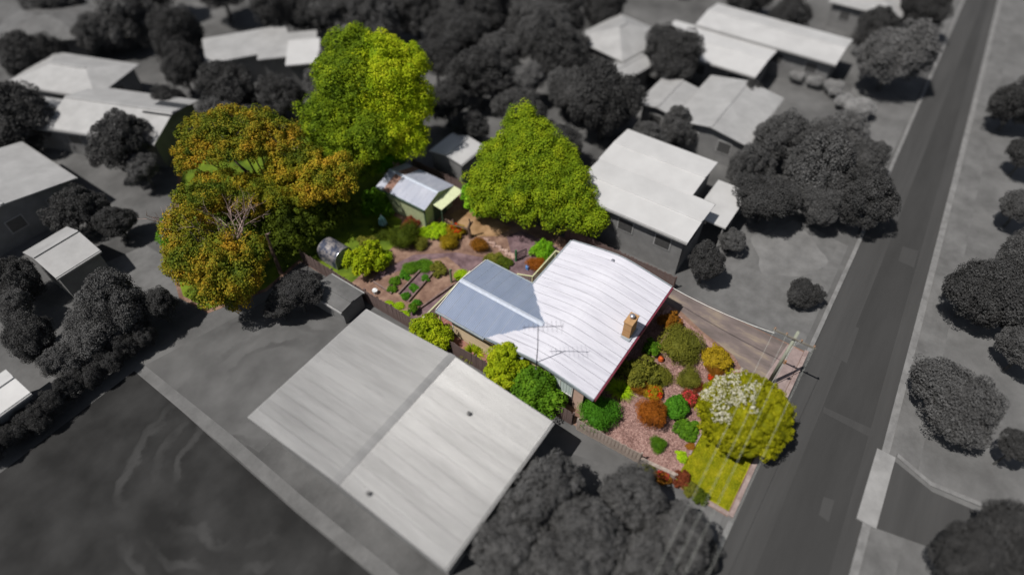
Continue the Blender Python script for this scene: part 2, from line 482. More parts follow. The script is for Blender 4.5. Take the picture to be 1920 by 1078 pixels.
def quads(name, V_, F_, A_):
    me = bpy.data.meshes.new(name)
    nf = len(F_)
    me.vertices.add(len(V_)); me.vertices.foreach_set('co', V_.astype(np.float32).ravel())
    me.loops.add(nf * 4); me.loops.foreach_set('vertex_index', F_.astype(np.int32).ravel())
    me.polygons.add(nf); me.polygons.foreach_set('loop_start', np.arange(0, nf * 4, 4, dtype=np.int32))
    me.update(calc_edges=True)
    at = me.attributes.new('v', 'FLOAT', 'FACE'); at.data.foreach_set('value', A_.astype(np.float32))
    return me

def blades(name, pts, h, wd, seed, lean=.5, up=(0, 0, 1)):
    """upright narrow leaves at the given points"""
    rg = np.random.default_rng(seed)
    p = np.asarray(pts, float); m = len(p)
    az = rg.uniform(0, 2 * np.pi, m)
    dirv = np.stack([np.cos(az), np.sin(az), np.zeros(m)], 1)
    side = np.stack([-np.sin(az), np.cos(az), np.zeros(m)], 1)
    hh = h * rg.uniform(.5, 1.3, m); ln = lean * rg.uniform(.2, 1.4, m)
    t1 = p + dirv * (hh * ln * .4)[:, None] + np.array([0, 0, 1]) * (hh * .6)[:, None]
    t2 = p + dirv * (hh * ln)[:, None] + np.array([0, 0, 1]) * (hh * (1 - .35 * ln))[:, None]
    s = (side * wd / 2)
    q = np.stack([p, t1 - s, t2, t1 + s], 1).reshape(-1, 3)
    return quads(name, q, np.arange(m * 4).reshape(m, 4), rg.random(m))

def branchy(mb, p, d, length, r, depth, rg, spread=.6, sides=5, up=.12):
    p = Vector(p); d = Vector(d).normalized()
    pts = [p]; cur = p.copy(); dd = d.copy()
    for i in range(3):
        dd = (dd + Vector(rg.normal(size=3) * .18) + Vector((0, 0, up))).normalized()
        cur = cur + dd * length / 3; pts.append(cur.copy())
    mb.tube(pts, [r, r * .85, r * .7, r * .5], sides)
    if depth > 0:
        for k in range(int(rg.integers(2, 5))):
            st = pts[int(rg.integers(1, 4))]
            nd = (dd + Vector(rg.normal(size=3) * spread)).normalized()
            branchy(mb, st, nd, length * rg.uniform(.5, .8), r * .5, depth - 1, rg, spread, max(3, sides - 1), up)

# ------------------------------------------------------------------ setting: the ground
tag(MB().add([(-250, -250, 0), (450, -250, 0), (450, 400, 0), (-250, 400, 0)], [(0, 1, 2, 3)]).build('ground', 'ground_grey'), None, None, None, 'structure')
patch('lawn', [(-40, 35.4), (4.6, 35.2), (4.3, 25.6), (4.1, 18.5), (4.1, -20), (-40, -20)], .004, 'lawn_dark')
patch('yard', [(5.2, 35.0), (14.2, 32.6), (18.1, 30), (18.1, 1.5), (16.3, 8), (16.3, 23.2), (5.4, 23.2), (5.2, 25.6)], .004, 'yard_mid')
patch('path', [(4.5, 35.2), (5.2, 35.0), (5.2, 25.6), (5.0, 18.5), (5.0, 2.0), (4.2, 2.0), (4.2, 18.5), (4.4, 25.6)], .008, 'path_grey')
patch('yard_gravel', [(9.0, 46.6), (12.4, 45.6), (12.4, 41.0), (10.2, 38.2), (8.4, 38.6), (8.0, 43.0)], .004, 'path_grey')
patch('front_lawn', [(18.0, 1.4), (18.2, -2.55), (-30, -2.55), (-30, 1.4)], .004, 'lawn_right')
# road with lane, kerbs, verge on the far side
def rk(x): return -9.35 + 0.036 * (x - 19) + .00005 * (x - 19) ** 2
def lk(x): return -3.05 + (0.012 * (x - 45) if x > 45 else 0)
xs = [-40, 0, 15, 30, 45, 60, 80, 100, 140, 200]
def strip(name, fa, fb, z, mat):
    m = MB().add([(x, f(x), z) for x in xs for f in (fa, fb)], [(2 * i, 2 * i + 2, 2 * i + 3, 2 * i + 1) for i in range(len(xs) - 1)])
    return tag(m.build(name, mat), None, None, None, 'structure')
strip('road', lambda x: rk(x) - .1, lk, .010, 'asphalt')
strip('road_lane', lambda x: rk(x) + .9, lambda x: lk(x) - 2.0, .018, 'asphalt_lane')
for x0, x1, y0, y1 in ((33.5, 37.2, -5.4, -4.2), (46.0, 48.2, -7.3, -6.0), (21.5, 23.0, -7.6, -6.9), (28.5, 29.2, -8.3, -5.1)):
    patch('road_patch', [(x0, y0), (x1, y0 + .1), (x1 - .15, y1), (x0 + .1, y1 - .1)], .022, 'asphalt')
mb = MB()
for a, b in zip(xs[:-1], xs[1:]):
    mb.prism([(a, rk(a)), (b, rk(b)), (b, rk(b) - .45), (a, rk(a) - .45)][::-1], 0, .12)
tag(mb.build('far_kerb', 'kerb'), None, None, None, 'structure')
mb = MB()
for a, b in ((-40, 18.2), (32.9, 45), (45, 60), (60, 80), (80, 100), (100, 140), (140, 200)):
    mb.prism([(a, lk(a)), (b, lk(b)), (b, lk(b) + .3), (a, lk(a) + .3)], 0, .12)
tag(mb.build('near_kerb', 'kerb'), None, None, None, 'structure')
strip('nature_strip', lambda x: rk(x) - 2.2, lambda x: rk(x) - .44, .012, 'nature_strip')
patch('opposite_lawn', [(-40, rk(-40) - 2.2), (27.8, rk(28) - 2.2), (27.8, -60), (-40, -60)], .004, 'lawn_right')
patch('opposite_yard', [(27.8, rk(28) - 2.2), (200, rk(200) - 2.2), (200, -60), (27.8, -60)], .006, 'lawn_right')
tag(MB().prism([(22.6, -9.95), (27.9, -9.85), (27.9, -8.75), (22.6, -8.85)], 0, .128).build('crossing_slab', 'slab'), None, None, None, 'structure')
patch('opposite_drive', [(22.7, -9.97), (27.7, -9.87), (26.9, -12.2), (27.3, -16), (28.6, -22), (22.6, -22), (23.6, -14)], .016, 'asphalt')
mb = MB()
pts = [(28.0, -9.9), (27.2, -12.0), (27.5, -14.6), (28.3, -17.2), (29.5, -22)]
for (a, b), (c, d) in zip(pts[:-1], pts[1:]):
    mb.prism([(a, b), (c, d), (c + .28, d), (a + .28, b)][::-1], 0, .13)
tag(mb.build('drive_kerb', 'kerb'), None, None, None, 'structure')
patch('neighbour_drive', [(33.2, 5.8), (38.5, 5.4), (46.6, 3.6), (45.5, -2.3), (40.1, -2.4), (33.2, -2.4)], .004, 'path_grey')
patch('neighbour_forecourt', [(42.2 + (3.5 + .4 * math.sin(.47 * k) + .25 * math.sin(1.1 * k)) * math.cos(k * 2 * math.pi / 40), 1.6 + (2.6 + .4 * math.cos(.63 * k) + .2 * math.sin(1.26 * k)) * math.sin(k * 2 * math.pi / 40)) for k in range(40)], .008, 'gravel_light')
patch('neighbour_verge', [(46.8, 3), (120, 6), (120, -1.8), (47, -2.5)], .004, 'lawn_right')

# coloured block
patch('garden_soil', [(18.4, -2.62), (32.85, -2.62), (33.0, 34), (31.2, 47.5), (27.5, 55), (21, 53), (12.8, 43.2), (10.4, 38.4), (10.7, 35.3), (14.7, 33.4), (18.4, 33.6)], .016, 'soil')
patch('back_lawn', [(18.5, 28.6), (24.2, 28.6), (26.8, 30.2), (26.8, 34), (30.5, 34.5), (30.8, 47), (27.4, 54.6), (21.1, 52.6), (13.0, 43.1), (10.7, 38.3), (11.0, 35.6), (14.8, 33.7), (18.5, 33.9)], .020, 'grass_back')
patch('mulch_bed', [(18.55, .85), (26.4, .85), (27.6, 0.2), (28.6, .6), (29.6, 2.6), (30.4, 5.2), (31.2, 7.2), (18.55, 7.9)], .020, 'mulch')
patch('driveway', [(29.0, -1.1), (32.75, -1.5), (32.9, 9.5), (31.3, 9.5), (31.2, 6.2), (30.3, 4.0), (29.6, 1.4), (28.6, 0.2)], .024, 'drive')
patch('footpath', [(26.0, -2.6), (32.7, -2.6), (32.75, -1.45), (29.0, -1.05), (26.0, -1.1)], .026, 'footpath')
patch('verge_lawn', [(18.75, -2.55), (26.0, -2.55), (26.0, .2), (27.8, .5), (27.5, 1.0), (22.9, .82), (18.75, .82)], .028, 'grass_verge')
patch('back_path', [(19.0, 20.0), (19.0, 23.0), (20.1, 22.5), (23.3, 21.8), (25.2, 22.4), (25.6, 24.2), (23.9, 25.6), (20.0, 27.4), (21.2, 27.6), (24.2, 26.6), (26.4, 23.9), (27.6, 20.6), (28.4, 19.7), (30.3, 21.6), (31.6, 21.0), (31.6, 16.8), (26.5, 16.8), (25.4, 20.2)], .022, 'gravel_purple')
patch('side_path', [(31.2, 7.9), (32.5, 7.9), (32.5, 16.8), (30.4, 16.8), (30.4, 15.6)], .022, 'gravel_purple')
patch('sandy_ground', [(28.6, 24.0), (29.6, 27.2), (31.6, 26.8), (31.4, 21.8), (29.9, 22.2)], .024, 'sand')
mb = MB().prism([(18.5, -2.9), (32.9, -2.9), (32.9, -2.63), (18.5, -2.63)], 0, .12)
tag(mb.build('verge_kerb', 'kerb_col'), None, None, None, 'structure')
mb = MB().prism([(18.45, -2.62), (18.7, -2.62), (18.7, -1.2), (18.45, -1.2)], 0, .06)
tag(mb.build('lawn_edging', 'kerb_col'), None, None, None, 'structure')

rg = np.random.default_rng(3)
n = 26000
p = np.stack([rg.uniform(18.8, 25.95, n), rg.uniform(-2.5, .8, n), np.full(n, .028)], 1)
tag(link('lawn_grass', blades('lawn_grass', p, .07, .03, 5, .8), 'blade'), 'short yellow-green mown grass on the street verge', 'grass', None, 'stuff')
n = 24000
p = np.stack([rg.uniform(18.6, 31, n), rg.uniform(.9, 7.6, n), rg.uniform(.025, .05, n)], 1)
lim = np.where(p[:, 1] > 4, 30.2, 29.3)
p = p[p[:, 0] < lim]; n = len(p)
a = rg.normal(size=(n, 3)); a[:, 2] *= .35; a /= np.linalg.norm(a, axis=1)[:, None]
b = np.cross(a, np.array([0, 0, 1.]) + rg.normal(size=(n, 3)) * .3); b /= np.linalg.norm(b, axis=1)[:, None]
s = rg.uniform(.03, .09, n)[:, None]
q = np.stack([p - a * s - b * s * .35, p + a * s - b * s * .35, p + a * s + b * s * .35, p - a * s + b * s * .35], 1).reshape(-1, 3)
q[:, 2] = np.maximum(q[:, 2], .022)
tag(link('bark_chips', quads('bark_chips', q, np.arange(n * 4).reshape(n, 4), rg.random(n)), 'chip'), 'pinkish bark chips mulching the front garden', 'mulch', None, 'stuff')

# ------------------------------------------------------------------ the house
def corr(u0, u1, prof, pitch=.13, amp=.018, axis='x', tilt=0.0, per=4):
    """corrugated sheet: waves across u, running along the profile [(v, z)]"""
    nu = max(per, int(round((u1 - u0) / pitch * per)))
    mb = MB(); vs = []; k = len(prof)
    for i in range(nu + 1):
        t = i / nu; u = u0 + (u1 - u0) * t
        dz = amp * math.sin(2 * math.pi * (u - u0) / pitch) + tilt * (t - .5)
        for v, z in prof:
            vs.append((u, v, z + dz) if axis == 'x' else (v, u, z + dz))
    fs = []
    for i in range(nu):
        for j in range(k - 1):
            a = i * k + j
            fs.append((a, a + k, a + k + 1, a + 1) if axis == 'x' else (a, a + 1, a + k + 1, a + k))
    return mb.add(vs, fs)

def zmain(y):
    t = (y - 11.27) / 4.15
    return 3.0 + .64 * (1 - (math.sqrt(t * t + .05) - .2236) / (1.0247 - .2236))

house = thing('house', 'white weatherboard house with long white corrugated roof and grey rear wing', 'house', (25, 11, 0))
wall = MB().box(19.55, 29.85, 8.0, 14.9, 0, 2.86).build('wall', 'dark_wall', house)
# main roof: sheets side by side over the rounded ridge
under = MB()
ys = [7.12 + 8.3 * i / 22 for i in range(23)]
vs = []
for y in ys: vs += [(19.12, y, zmain(y) - .07), (30.26, y, zmain(y) - .07)]
under.add(vs, [(2 * i, 2 * i + 1, 2 * i + 3, 2 * i + 2) for i in range(22)])
roof = under.build('roof', 'roof_under', house)
NS = 15
for i in range(NS):
    a = 19.1 + 11.18 * i / NS; b = 19.1 + 11.18 * (i + 1) / NS - .034
    corr(a, b, [(y, zmain(y)) for y in ys], (b - a) / 11, .009, 'x', .02).build('roof_sheet', 'roof_main', roof)
# barge boards following the curve, eave boards, gutters
for x0, x1 in ((19.02, 19.085), (30.295, 30.36)):
    vs = []
    for y in ys: vs += [(x0, y, zmain(y) + .035), (x1, y, zmain(y) + .035), (x0, y, zmain(y) - .2), (x1, y, zmain(y) - .2)]
    fs = []
    for i in range(22):
        o = 4 * i; fs += [(o, o + 1, o + 5, o + 4), (o + 2, o + 6, o + 7, o + 3), (o, o + 4, o + 6, o + 2), (o + 1, o + 3, o + 7, o + 5)]
    MB().add(vs, fs).build('barge_board', 'gutter', house)
MB().box(19.1, 30.28, 6.98, 7.10, 2.80, 2.985).build('gutter', 'fascia_red', house)
MB().box(24.9, 30.28, 15.44, 15.56, 2.82, 2.985).build('gutter', 'gutter', house)
# gable walls under the curved roof
for x0, x1 in ((19.56, 19.66), (29.74, 29.84)):
    yy = [y for y in ys if 8.0 <= y <= 14.9]
    vs = []
    for y in yy: vs += [(x0, y, 2.85), (x1, y, 2.85), (x0, y, zmain(y) - .09), (x1, y, zmain(y) - .09)]
    fs = []
    for i in range(len(yy) - 1):
        o = 4 * i; fs += [(o, o + 2, o + 6, o + 4), (o + 1, o + 5, o + 7, o + 3), (o + 2, o + 3, o + 7, o + 6)]
    MB().add(vs, fs).build('gable_wall', 'wall_pink', house)
# street-side end: pinkish side wall panels with a curtained window
MB().box(19.50, 19.547, 8.0, 8.7, .05, 2.84).build('side_wall', 'wall_pink', house)
MB().box(19.50, 19.547, 10.9, 14.9, .05, 2.84).build('side_wall', 'board_wall', house)
def window(parent, x0, x1, y0, y1, z0, z1, face, mats=('white_trim', 'glass', None)):
    """window on a wall; face '-x', '+x', '-y', '+y'; given coordinate = wall plane"""
    d = .05
    s = -1 if face[0] == '-' else 1
    if face[1] == 'x':
        pl = x0
        fr = MB()
        for a, b, c, e in ((y0, y0 + .07, z0, z1), (y1 - .07, y1, z0, z1), (y0 + .07, y1 - .07, z0, z0 + .07), (y0 + .07, y1 - .07, z1 - .07, z1), ((y0 + y1) / 2 - .03, (y0 + y1) / 2 + .03, z0 + .07, z1 - .07)):
            fr.box(*sorted((pl + s * .003, pl + s * (d + .01))), a, b, c, e)
        f = fr.build('window', mats[0], parent)
        MB().box(*sorted((pl + s * .004, pl + s * .02)), y0 + .07, y1 - .07, z0 + .07, z1 - .07).build('pane', mats[1], f)
        if mats[2]:
            vs = []; n = 24
            for i in range(n + 1):
                y = y0 + .1 + (y1 - y0 - .2) * i / n
                vs += [(pl + s * (.03 + .012 * math.sin(i * 2.2)), y, z0 + .1), (pl + s * (.03 + .012 * math.sin(i * 2.2)), y, z1 - .08)]
            MB().add(vs, [(2 * i, 2 * i + 2, 2 * i + 3, 2 * i + 1) for i in range(n)]).build('curtain', mats[2], f)
    else:
        pl = y0
        fr = MB()
        for a, b, c, e in ((x0, x0 + .07, z0, z1), (x1 - .07, x1, z0, z1), (x0 + .07, x1 - .07, z0, z0 + .07), (x0 + .07, x1 - .07, z1 - .07, z1), ((x0 + x1) / 2 - .03, (x0 + x1) / 2 + .03, z0 + .07, z1 - .07)):
            fr.box(a, b, *sorted((pl + s * .003, pl + s * (d + .01))), c, e)
        f = fr.build('window', mats[0], parent)
        MB().box(x0 + .07, x1 - .07, *sorted((pl + s * .004, pl + s * .02)), z0 + .07, z1 - .07).build('pane', mats[1], f)
window(house, 19.55, 0, 8.8, 10.7, 1.1, 2.45, '-x', ('white_trim', 'glass', 'curtain'))
for xa, xb in ((20.6, 22.6), (23.6, 24.6), (26.0, 28.2)):
    window(house, xa, xb, 8.0, 0, 1.0 if xb - xa > 1.2 else .1, 2.4, '-y')
MB().box(28.7, 29.5, 7.93, 7.99, .05, 2.1).build('door', 'rust', house)
# rear wing: boarded walls, grey roof of two slopes running into the main roof
MB().box(19.62, 24.3, 14.95, 18.7, 0, 2.83).build('wing_wall', 'dark_wall', house)
for i in range(14):
    z = .12 + i * .193
    MB().add([(19.575, 14.92, z), (19.615, 14.92, z + .2), (19.575, 18.72, z), (19.615, 18.72, z + .2), (19.618, 14.92, z), (19.618, 18.72, z)],
             [(0, 1, 3, 2), (0, 2, 5, 4), (0, 4, 1), (2, 3, 5)]).build('weatherboard', 'board_wall', house)
MB().box(19.56, 19.622, 18.70, 18.78, .05, 2.83).build('corner_stop', 'white_trim', house)
window(house, 20.4, 21.6, 18.7, 0, 1.1, 2.2, '+y')
window(house, 22.6, 23.5, 18.7, 0, .1, 2.1, '+y')
WX0, WX1, WXR, WY1, WY0 = 19.0, 24.86, 21.85, 19.62, 12.4
def zw(x): return 3.52 - .53 * (abs(x - WXR) / (WXR - WX0 if x < WXR else WX1 - WXR))
wroof = MB().add([(WX0 + .03, WY0, zw(WX0) - .024), (WXR, WY0, zw(WXR) - .024), (WX1 - .03, WY0, zw(WX1) - .024), (WX0 + .03, WY1 - .02, zw(WX0) - .024), (WXR, WY1 - .02, zw(WXR) - .024), (WX1 - .03, WY1 - .02, zw(WX1) - .024)],
        [(0, 1, 4, 3), (1, 2, 5, 4)]).build('wing_roof', 'roof_cap', house)
NW = 9
for s in (0, 1):
    for i in range(NW):
        a = WY0 + (WY1 - WY0) * i / NW; b = WY0 + (WY1 - WY0) * (i + 1) / NW - .035
        xx = [WX0, (WX0 + WXR) / 2, WXR] if s == 0 else [WXR, (WX1 + WXR) / 2, WX1]
        corr(a, b, [(x, zw(x)) for x in xx], (b - a) / 6, .015, 'y', .012).build('roof_sheet', 'roof_wing', wroof)
# ridge cap of the wing
MB().add([(WXR - .2, WY1 + .02, zw(WXR - .2) + .03), (WXR, WY1 + .02, zw(WXR) + .055), (WXR + .2, WY1 + .02, zw(WXR + .2) + .03), (WXR - .2, 12.62, zw(WXR - .2) + .03), (WXR, 12.62, zw(WXR) + .055), (WXR + .2, 12.62, zw(WXR + .2) + .03)],
        [(0, 1, 4, 3), (1, 2, 5, 4)]).build('ridge_cap', 'roof_cap', wroof)
for x0, x1 in ((18.88, 18.99), (24.87, 24.98)):
    MB().box(x0, x1, 15.46, WY1, 2.84, 2.975).build('gutter', 'gutter', house)
for sx in (0, 1):
    xa, xb = (WX0, WXR) if sx == 0 else (WXR, WX1)
    MB().add([(xa, WY1 + .002, zw(xa) + .03), (xb, WY1 + .002, zw(xb) + .03), (xb, WY1 + .002, zw(xb) - .16), (xa, WY1 + .002, zw(xa) - .16), (xa, WY1 + .05, zw(xa) + .03), (xb, WY1 + .05, zw(xb) + .03), (xb, WY1 + .05, zw(xb) - .16), (xa, WY1 + .05, zw(xa) - .16)],
        [(0, 1, 2, 3), (4, 7, 6, 5), (0, 4, 5, 1), (3, 2, 6, 7)]).build('barge_board', 'white_trim', wroof)
for x in (19.15, 21.85, 24.7):
    MB().box(x - .05, x + .05, 19.42, 19.52, .3, zw(x) - .08).build('veranda_post', 'rail', house)
# valley flashing beads, roof vent
MB().lathe([(.09, zmain(9.2) - .02), (.09, zmain(9.2) + .22), (.14, zmain(9.2) + .24), (.14, zmain(9.2) + .30), (.02, zmain(9.2) + .34)], 29.6, 11.6, 10).build('roof_vent', 'steel', house)
# chimney
ch = MB().box(24.32, 25.28, 7.46, 8.02, 2.6, 4.52).build('chimney', 'chimney', house)
MB().box(24.28, 25.32, 7.42, 8.06, 4.522, 4.60).build('chimney_cap', 'chim_top', ch)
MB().lathe([(.12, 4.6), (.12, 4.74), (.05, 4.75), (.17, 4.79), (.19, 4.86), (.13, 4.93), (.02, 4.96)], 24.86, 7.74, 14).build('flue_cowl', 'steel', ch, smooth=True)
MB().box(24.14, 25.42, 7.34, 8.2, zmain(7.75) - .05, zmain(7.75) + .055).build('flashing', 'gutter', ch)

# TV antenna on its mast beside the eave
ant = thing('tv_antenna', 'tall thin television antenna mast standing at the side of the white roof', 'antenna', (18.95, 11.3, 0))
MB().tube([(18.97, 11.3, 1.4), (18.97, 11.3, 3.1), (19.0, 11.28, 5.4), (18.98, 11.32, 7.45)], [.035, .035, .03, .022], 6).build('mast', 'antenna', ant)
MB().box(18.93, 19.02, 11.24, 11.36, 2.86, 2.98).build('bracket', 'steel', ant)
bm_ = MB().tube([(18.42, 12.05, 7.3), (19.85, 10.15, 7.32)], .022, 5).build('boom', 'antenna', ant)
dx = Vector((1.43, -1.9, 0)).normalized(); sd_ = Vector((-dx.y, dx.x, 0))
for i in range(9):
    c = Vector((18.42, 12.05, 7.3)) + dx * (.12 + i * .27); L = .22 + .035 * i
    MB().tube([c - sd_ * L, c + sd_ * L], .008, 4).build('element', 'antenna', bm_)
MB().tube([(19.85, 10.15, 7.05), (19.85, 10.15, 7.6)], .012, 4).build('reflector', 'antenna', bm_)
MB().tube([(18.97, 11.3, 4.4), (19.7, 12.0, 3.05)], .008, 4).build('guy_wire', 'antenna', ant)

# decks and railings
def railing(parent, pts, z0, h, step=.16):
    for (a, b) in zip(pts[:-1], pts[1:]):
        a = Vector((a[0], a[1], 0)); b = Vector((b[0], b[1], 0)); L = (b - a).length
        za = Vector((0, 0, z0 + h)); zb = Vector((0, 0, z0 + .1))
        MB().beam(a + za, b + za, .1, .05).build('handrail', 'rail', parent)
        MB().beam(a + zb, b + zb, .05, .05).build('bottom_rail', 'baluster', parent)
        n = max(2, int(L / step))
        for i in range(1, n):
            c = a.lerp(b, i / n)
            MB().box(c.x - .02, c.x + .02, c.y - .02, c.y + .02, z0 + .125, z0 + h - .025).build('baluster', 'baluster', parent)
    for p_ in pts:
        MB().box(p_[0] - .05, p_[0] + .05, p_[1] - .05, p_[1] + .05, 0.02, z0 + h + .03).build('railing_post', 'rail', parent)
dk = thing('rear_deck', 'timber rear deck with cream-topped railing against the white roof', 'deck', (28.4, 16.2, 0))
for i in range(8):
    MB().box(26.7, 30.1, 15.0 + i * .2, 15.19 + i * .2, .42, .46).build('deck_board', 'deck', dk)
MB().box(26.75, 30.05, 15.1, 16.5, .04, .41).build('deck_base', 'baluster', dk)
railing(dk, [(26.3, 17.75), (26.75, 16.68), (30.1, 16.68), (30.1, 15.7)], .42, .9)
for i in range(2):
    MB().box(26.0, 26.68, 16.75 + .35 * i, 17.08 + .35 * i, .04, .3 - .15 * i).build('step', 'deck', dk)
vk = thing('side_veranda', 'reddish timber veranda with railing around the grey-roofed wing', 'deck', (21, 20, 0))
for i in range(9):
    MB().box(18.72, 24.6, 18.8 + i * .25, 19.04 + i * .25, .24, .28).build('deck_board', 'deck', vk)
for i in range(3):
    MB().box(18.72 + i * .27, 18.98 + i * .27, 15.0, 18.79, .24, .28).build('deck_board', 'deck', vk)
MB().box(18.76, 24.56, 18.84, 20.98, .03, .232).build('deck_base', 'sleeper', vk)
railing(vk, [(18.78, 19.9), (18.78, 21.0), (24.5, 21.0)], .26, .95)

# ------------------------------------------------------------------ garden shed, barrel shed
shed = thing('garden_shed', 'pale green metal garden shed with grey gable roof and rusted sheets', 'shed', (29.1, 30.3, 0))
SX0, SX1, SXR, SY0, SY1 = 27.1, 31.0, 28.95, 27.6, 33.0
def zs(x): return 2.85 - .65 * (abs(x - SXR) / (SXR - SX0 if x < SXR else SX1 - SXR))
vs = [(SX0 + .15, SY0 + .2, .02), (SX1 - .15, SY0 + .2, .02), (SX1 - .15, SY1 - .1, .02), (SX0 + .15, SY1 - .1, .02)]
def ribwall(name, a, b, z0, z1a, z1b, mat, parent, pitch=.2, amp=.02):
    a = Vector((a[0], a[1], 0)); b = Vector((b[0], b[1], 0)); L = (b - a).length; n = int(L / pitch * 4)
    nrm = Vector((b.y - a.y, a.x - b.x, 0)).normalized(); vs = []
    for i in range(n + 1):
        t = i / n; c = a.lerp(b, t) + nrm * (amp if (i // 2) % 2 else -amp)
        vs += [(c.x, c.y, z0), (c.x, c.y, z1a + (z1b - z1a) * t)]
    return MB().add(vs, [(2 * i, 2 * i + 2, 2 * i + 3, 2 * i + 1) for i in range(n)]).build(name, mat, parent)
ribwall('side_wall', (SX0 + .15, SY1 - .1), (SX0 + .15, SY0 + .2), .02, 2.22, 2.22, 'shed_green', shed)
ribwall('side_wall', (SX1 - .15, SY0 + .2), (SX1 - .15, SY1 - .1), .02, 2.22, 2.22, 'shed_green', shed)
ribwall('end_wall', (SX0 + .15, SY0 + .2), (SXR, SY0 + .2), .02, 2.24, 2.8, 'shed_green', shed)
ribwall('end_wall', (SXR, SY0 + .2), (SX1 - .15, SY0 + .2), .02, 2.8, 2.24, 'shed_green', shed)
ribwall('end_wall', (SX1 - .15, SY1 - .1), (SX0 + .15, SY1 - .1), .02, 2.24, 2.24, 'shed_green', shed)
MB().box(28.3, 29.9, SY0 + .12, SY0 + .17, .05, 2.0).build('door', 'shed_green_dark', shed)
MB().beam((SX0 + .15, SY0 + .19, .02), (SX0 + .15, SY0 + .19, 2.2), .09, .09).build('corner_trim', 'shed_green_dark', shed)
NSH = 7
for s in (0, 1):
    xx = [SX0, SXR - .005] if s == 0 else [SXR + .005, SX1]
    for i in range(NSH):
        a = SY0 + (SY1 - SY0) * i / NSH; b = SY0 + (SY1 - SY0) * (i + 1) / NSH - .015
        corr(a, b, [(x, zs(x)) for x in xx], (b - a) / 6, .014, 'y', .015).build('roof_sheet', 'rust' if i == 5 else 'roof_shed', shed)
MB().add([(SXR - .17, SY0 - .02, zs(SXR - .17) + .03), (SXR, SY0 - .02, zs(SXR) + .05), (SXR + .17, SY0 - .02, zs(SXR + .17) + .03), (SXR - .17, SY1 + .02, zs(SXR - .17) + .03), (SXR, SY1 + .02, zs(SXR) + .05), (SXR + .17, SY1 + .02, zs(SXR + .17) + .03)],
        [(0, 1, 4, 3), (1, 2, 5, 4)]).build('ridge_cap', 'roof_cap', shed)
MB().box(SX0 - .1, SX0 - .005, SY0 + .05, SY1, zs(SX0) - .1, zs(SX0) - .01).build('gutter', 'shed_green_dark', shed)
# flat cream awning off the end wall
MB().add([(28.1, 27.72, 2.12), (31.0, 27.72, 2.12), (31.0, 26.62, 1.98), (28.1, 26.62, 1.98), (28.1, 27.72, 2.17), (31.0, 27.72, 2.17), (31.0, 26.62, 2.03), (28.1, 26.62, 2.03)],
        [(0, 1, 2, 3), (4, 7, 6, 5), (0, 4, 5, 1), (1, 5, 6, 2), (2, 6, 7, 3), (3, 7, 4, 0)]).build('awning', 'awning', shed)
for x in (28.2, 30.9):
    MB().box(x - .04, x + .04, 26.68, 26.76, .02, 1.98).build('awning_post', 'shed_green_dark', shed)

bs = thing('barrel_shed', 'small arched tin shed beside the paling fence in tree shade', 'shed', (20.3, 31.5, 0))
n = 14; prof = []
for i in range(n + 1):
    a = math.pi * i / n
    prof.append((20.3 + .88 * -math.cos(a), .9 + .68 * math.sin(a)))
prof = [(19.42, .05)] + prof + [(21.18, .05)]
vs = []
for x, z in prof: vs += [(x, 30.45, z), (x, 32.5, z)]
MB().add(vs, [(2 * i, 2 * i + 1, 2 * i + 3, 2 * i + 2) for i in range(len(prof) - 1)]).build('arched_roof', 'barrel_tin_dapple', bs)
for y in (30.5, 32.46):
    MB().add([(x * .995 + 20.3 * .005, y, z * .99) for x, z in prof], [tuple(range(len(prof)))]).build('end_wall', 'barrel_end', bs)
MB().box(19.8, 20.8, 30.455, 30.495, .06, 1.45).build('door', 'barrel_end', bs)
MB().tube([(x, 30.44, z) for x, z in prof], .025, 5).build('rim', 'steel', bs)

# ------------------------------------------------------------------ fences
pal_mesh = {}
def fence(name, label, pts, h, mat, wd=.14, face=1, rails=True, group=None):
    f = thing(name, label, 'fence', (pts[0][0], pts[0][1], 0), 0, group)
    rgf = random.Random(len(label))
    key = (mat, h, wd)
    if key not in pal_mesh:
        pal_mesh[key] = [MB().box(-wd / 2 + .006, wd / 2 - .006, -.011, .011, .03, h * k).mesh('paling') for k in (.96, .98, 1.0, 1.02)]
    for (x0, y0), (x1, y1) in zip(pts[:-1], pts[1:]):
        a = Vector((x0, y0, 0)); b = Vector((x1, y1, 0)); L = (b - a).length; ang = math.atan2(y1 - y0, x1 - x0)
        n = int(L / wd); nn = Vector((-(b - a).y, (b - a).x, 0)).normalized()
        for i in range(n):
            c = a.lerp(b, (i + .5) / n) + nn * rgf.uniform(-.008, .008)
            o = link('paling', pal_mesh[key][rgf.randrange(4)], mat, f, True, c, ang + rgf.uniform(-.04, .04))
            o.rotation_euler.x = rgf.uniform(-.02, .02)
        if rails:
            for z in (.3, h - .25):
                MB().beam(a - nn * .05 * face + Vector((0, 0, z)), b - nn * .05 * face + Vector((0, 0, z)), .04, .07).build('rail', mat, f)
            m = max(1, int(L / 2.4))
            for i in range(m + 1):
                c = a.lerp(b, i / m) - nn * .12 * face
                MB().box(c.x - .05, c.x + .05, c.y - .05, c.y + .05, .02, h - .05).build('post', mat, f)
    return f
fence('paling_fence', 'long weathered paling fence between the back garden and the grey roof', [(18.3, 8.0), (18.3, 26.2)], 1.5, 'paling_dark')
fence('paling_fence', 'dark paling fence beside the arched tin shed', [(18.35, 26.3), (18.45, 33.4)], 1.45, 'paling_dark')
fence('paling_fence', 'short pale grey paling fence beside the bark-chip front garden', [(18.42, 3.2), (18.2, 7.6)], 1.3, 'paling', .24, 1)
fl = thing('low_fence', 'low plank fence ending beside the verge grass', 'fence', (18.5, 2, 0))
for i in range(2):
    MB().beam((18.45, 3.15, .25 + .26 * i), (18.72, .95, .25 + .26 * i), .04, .24).build('plank', 'paling', fl)
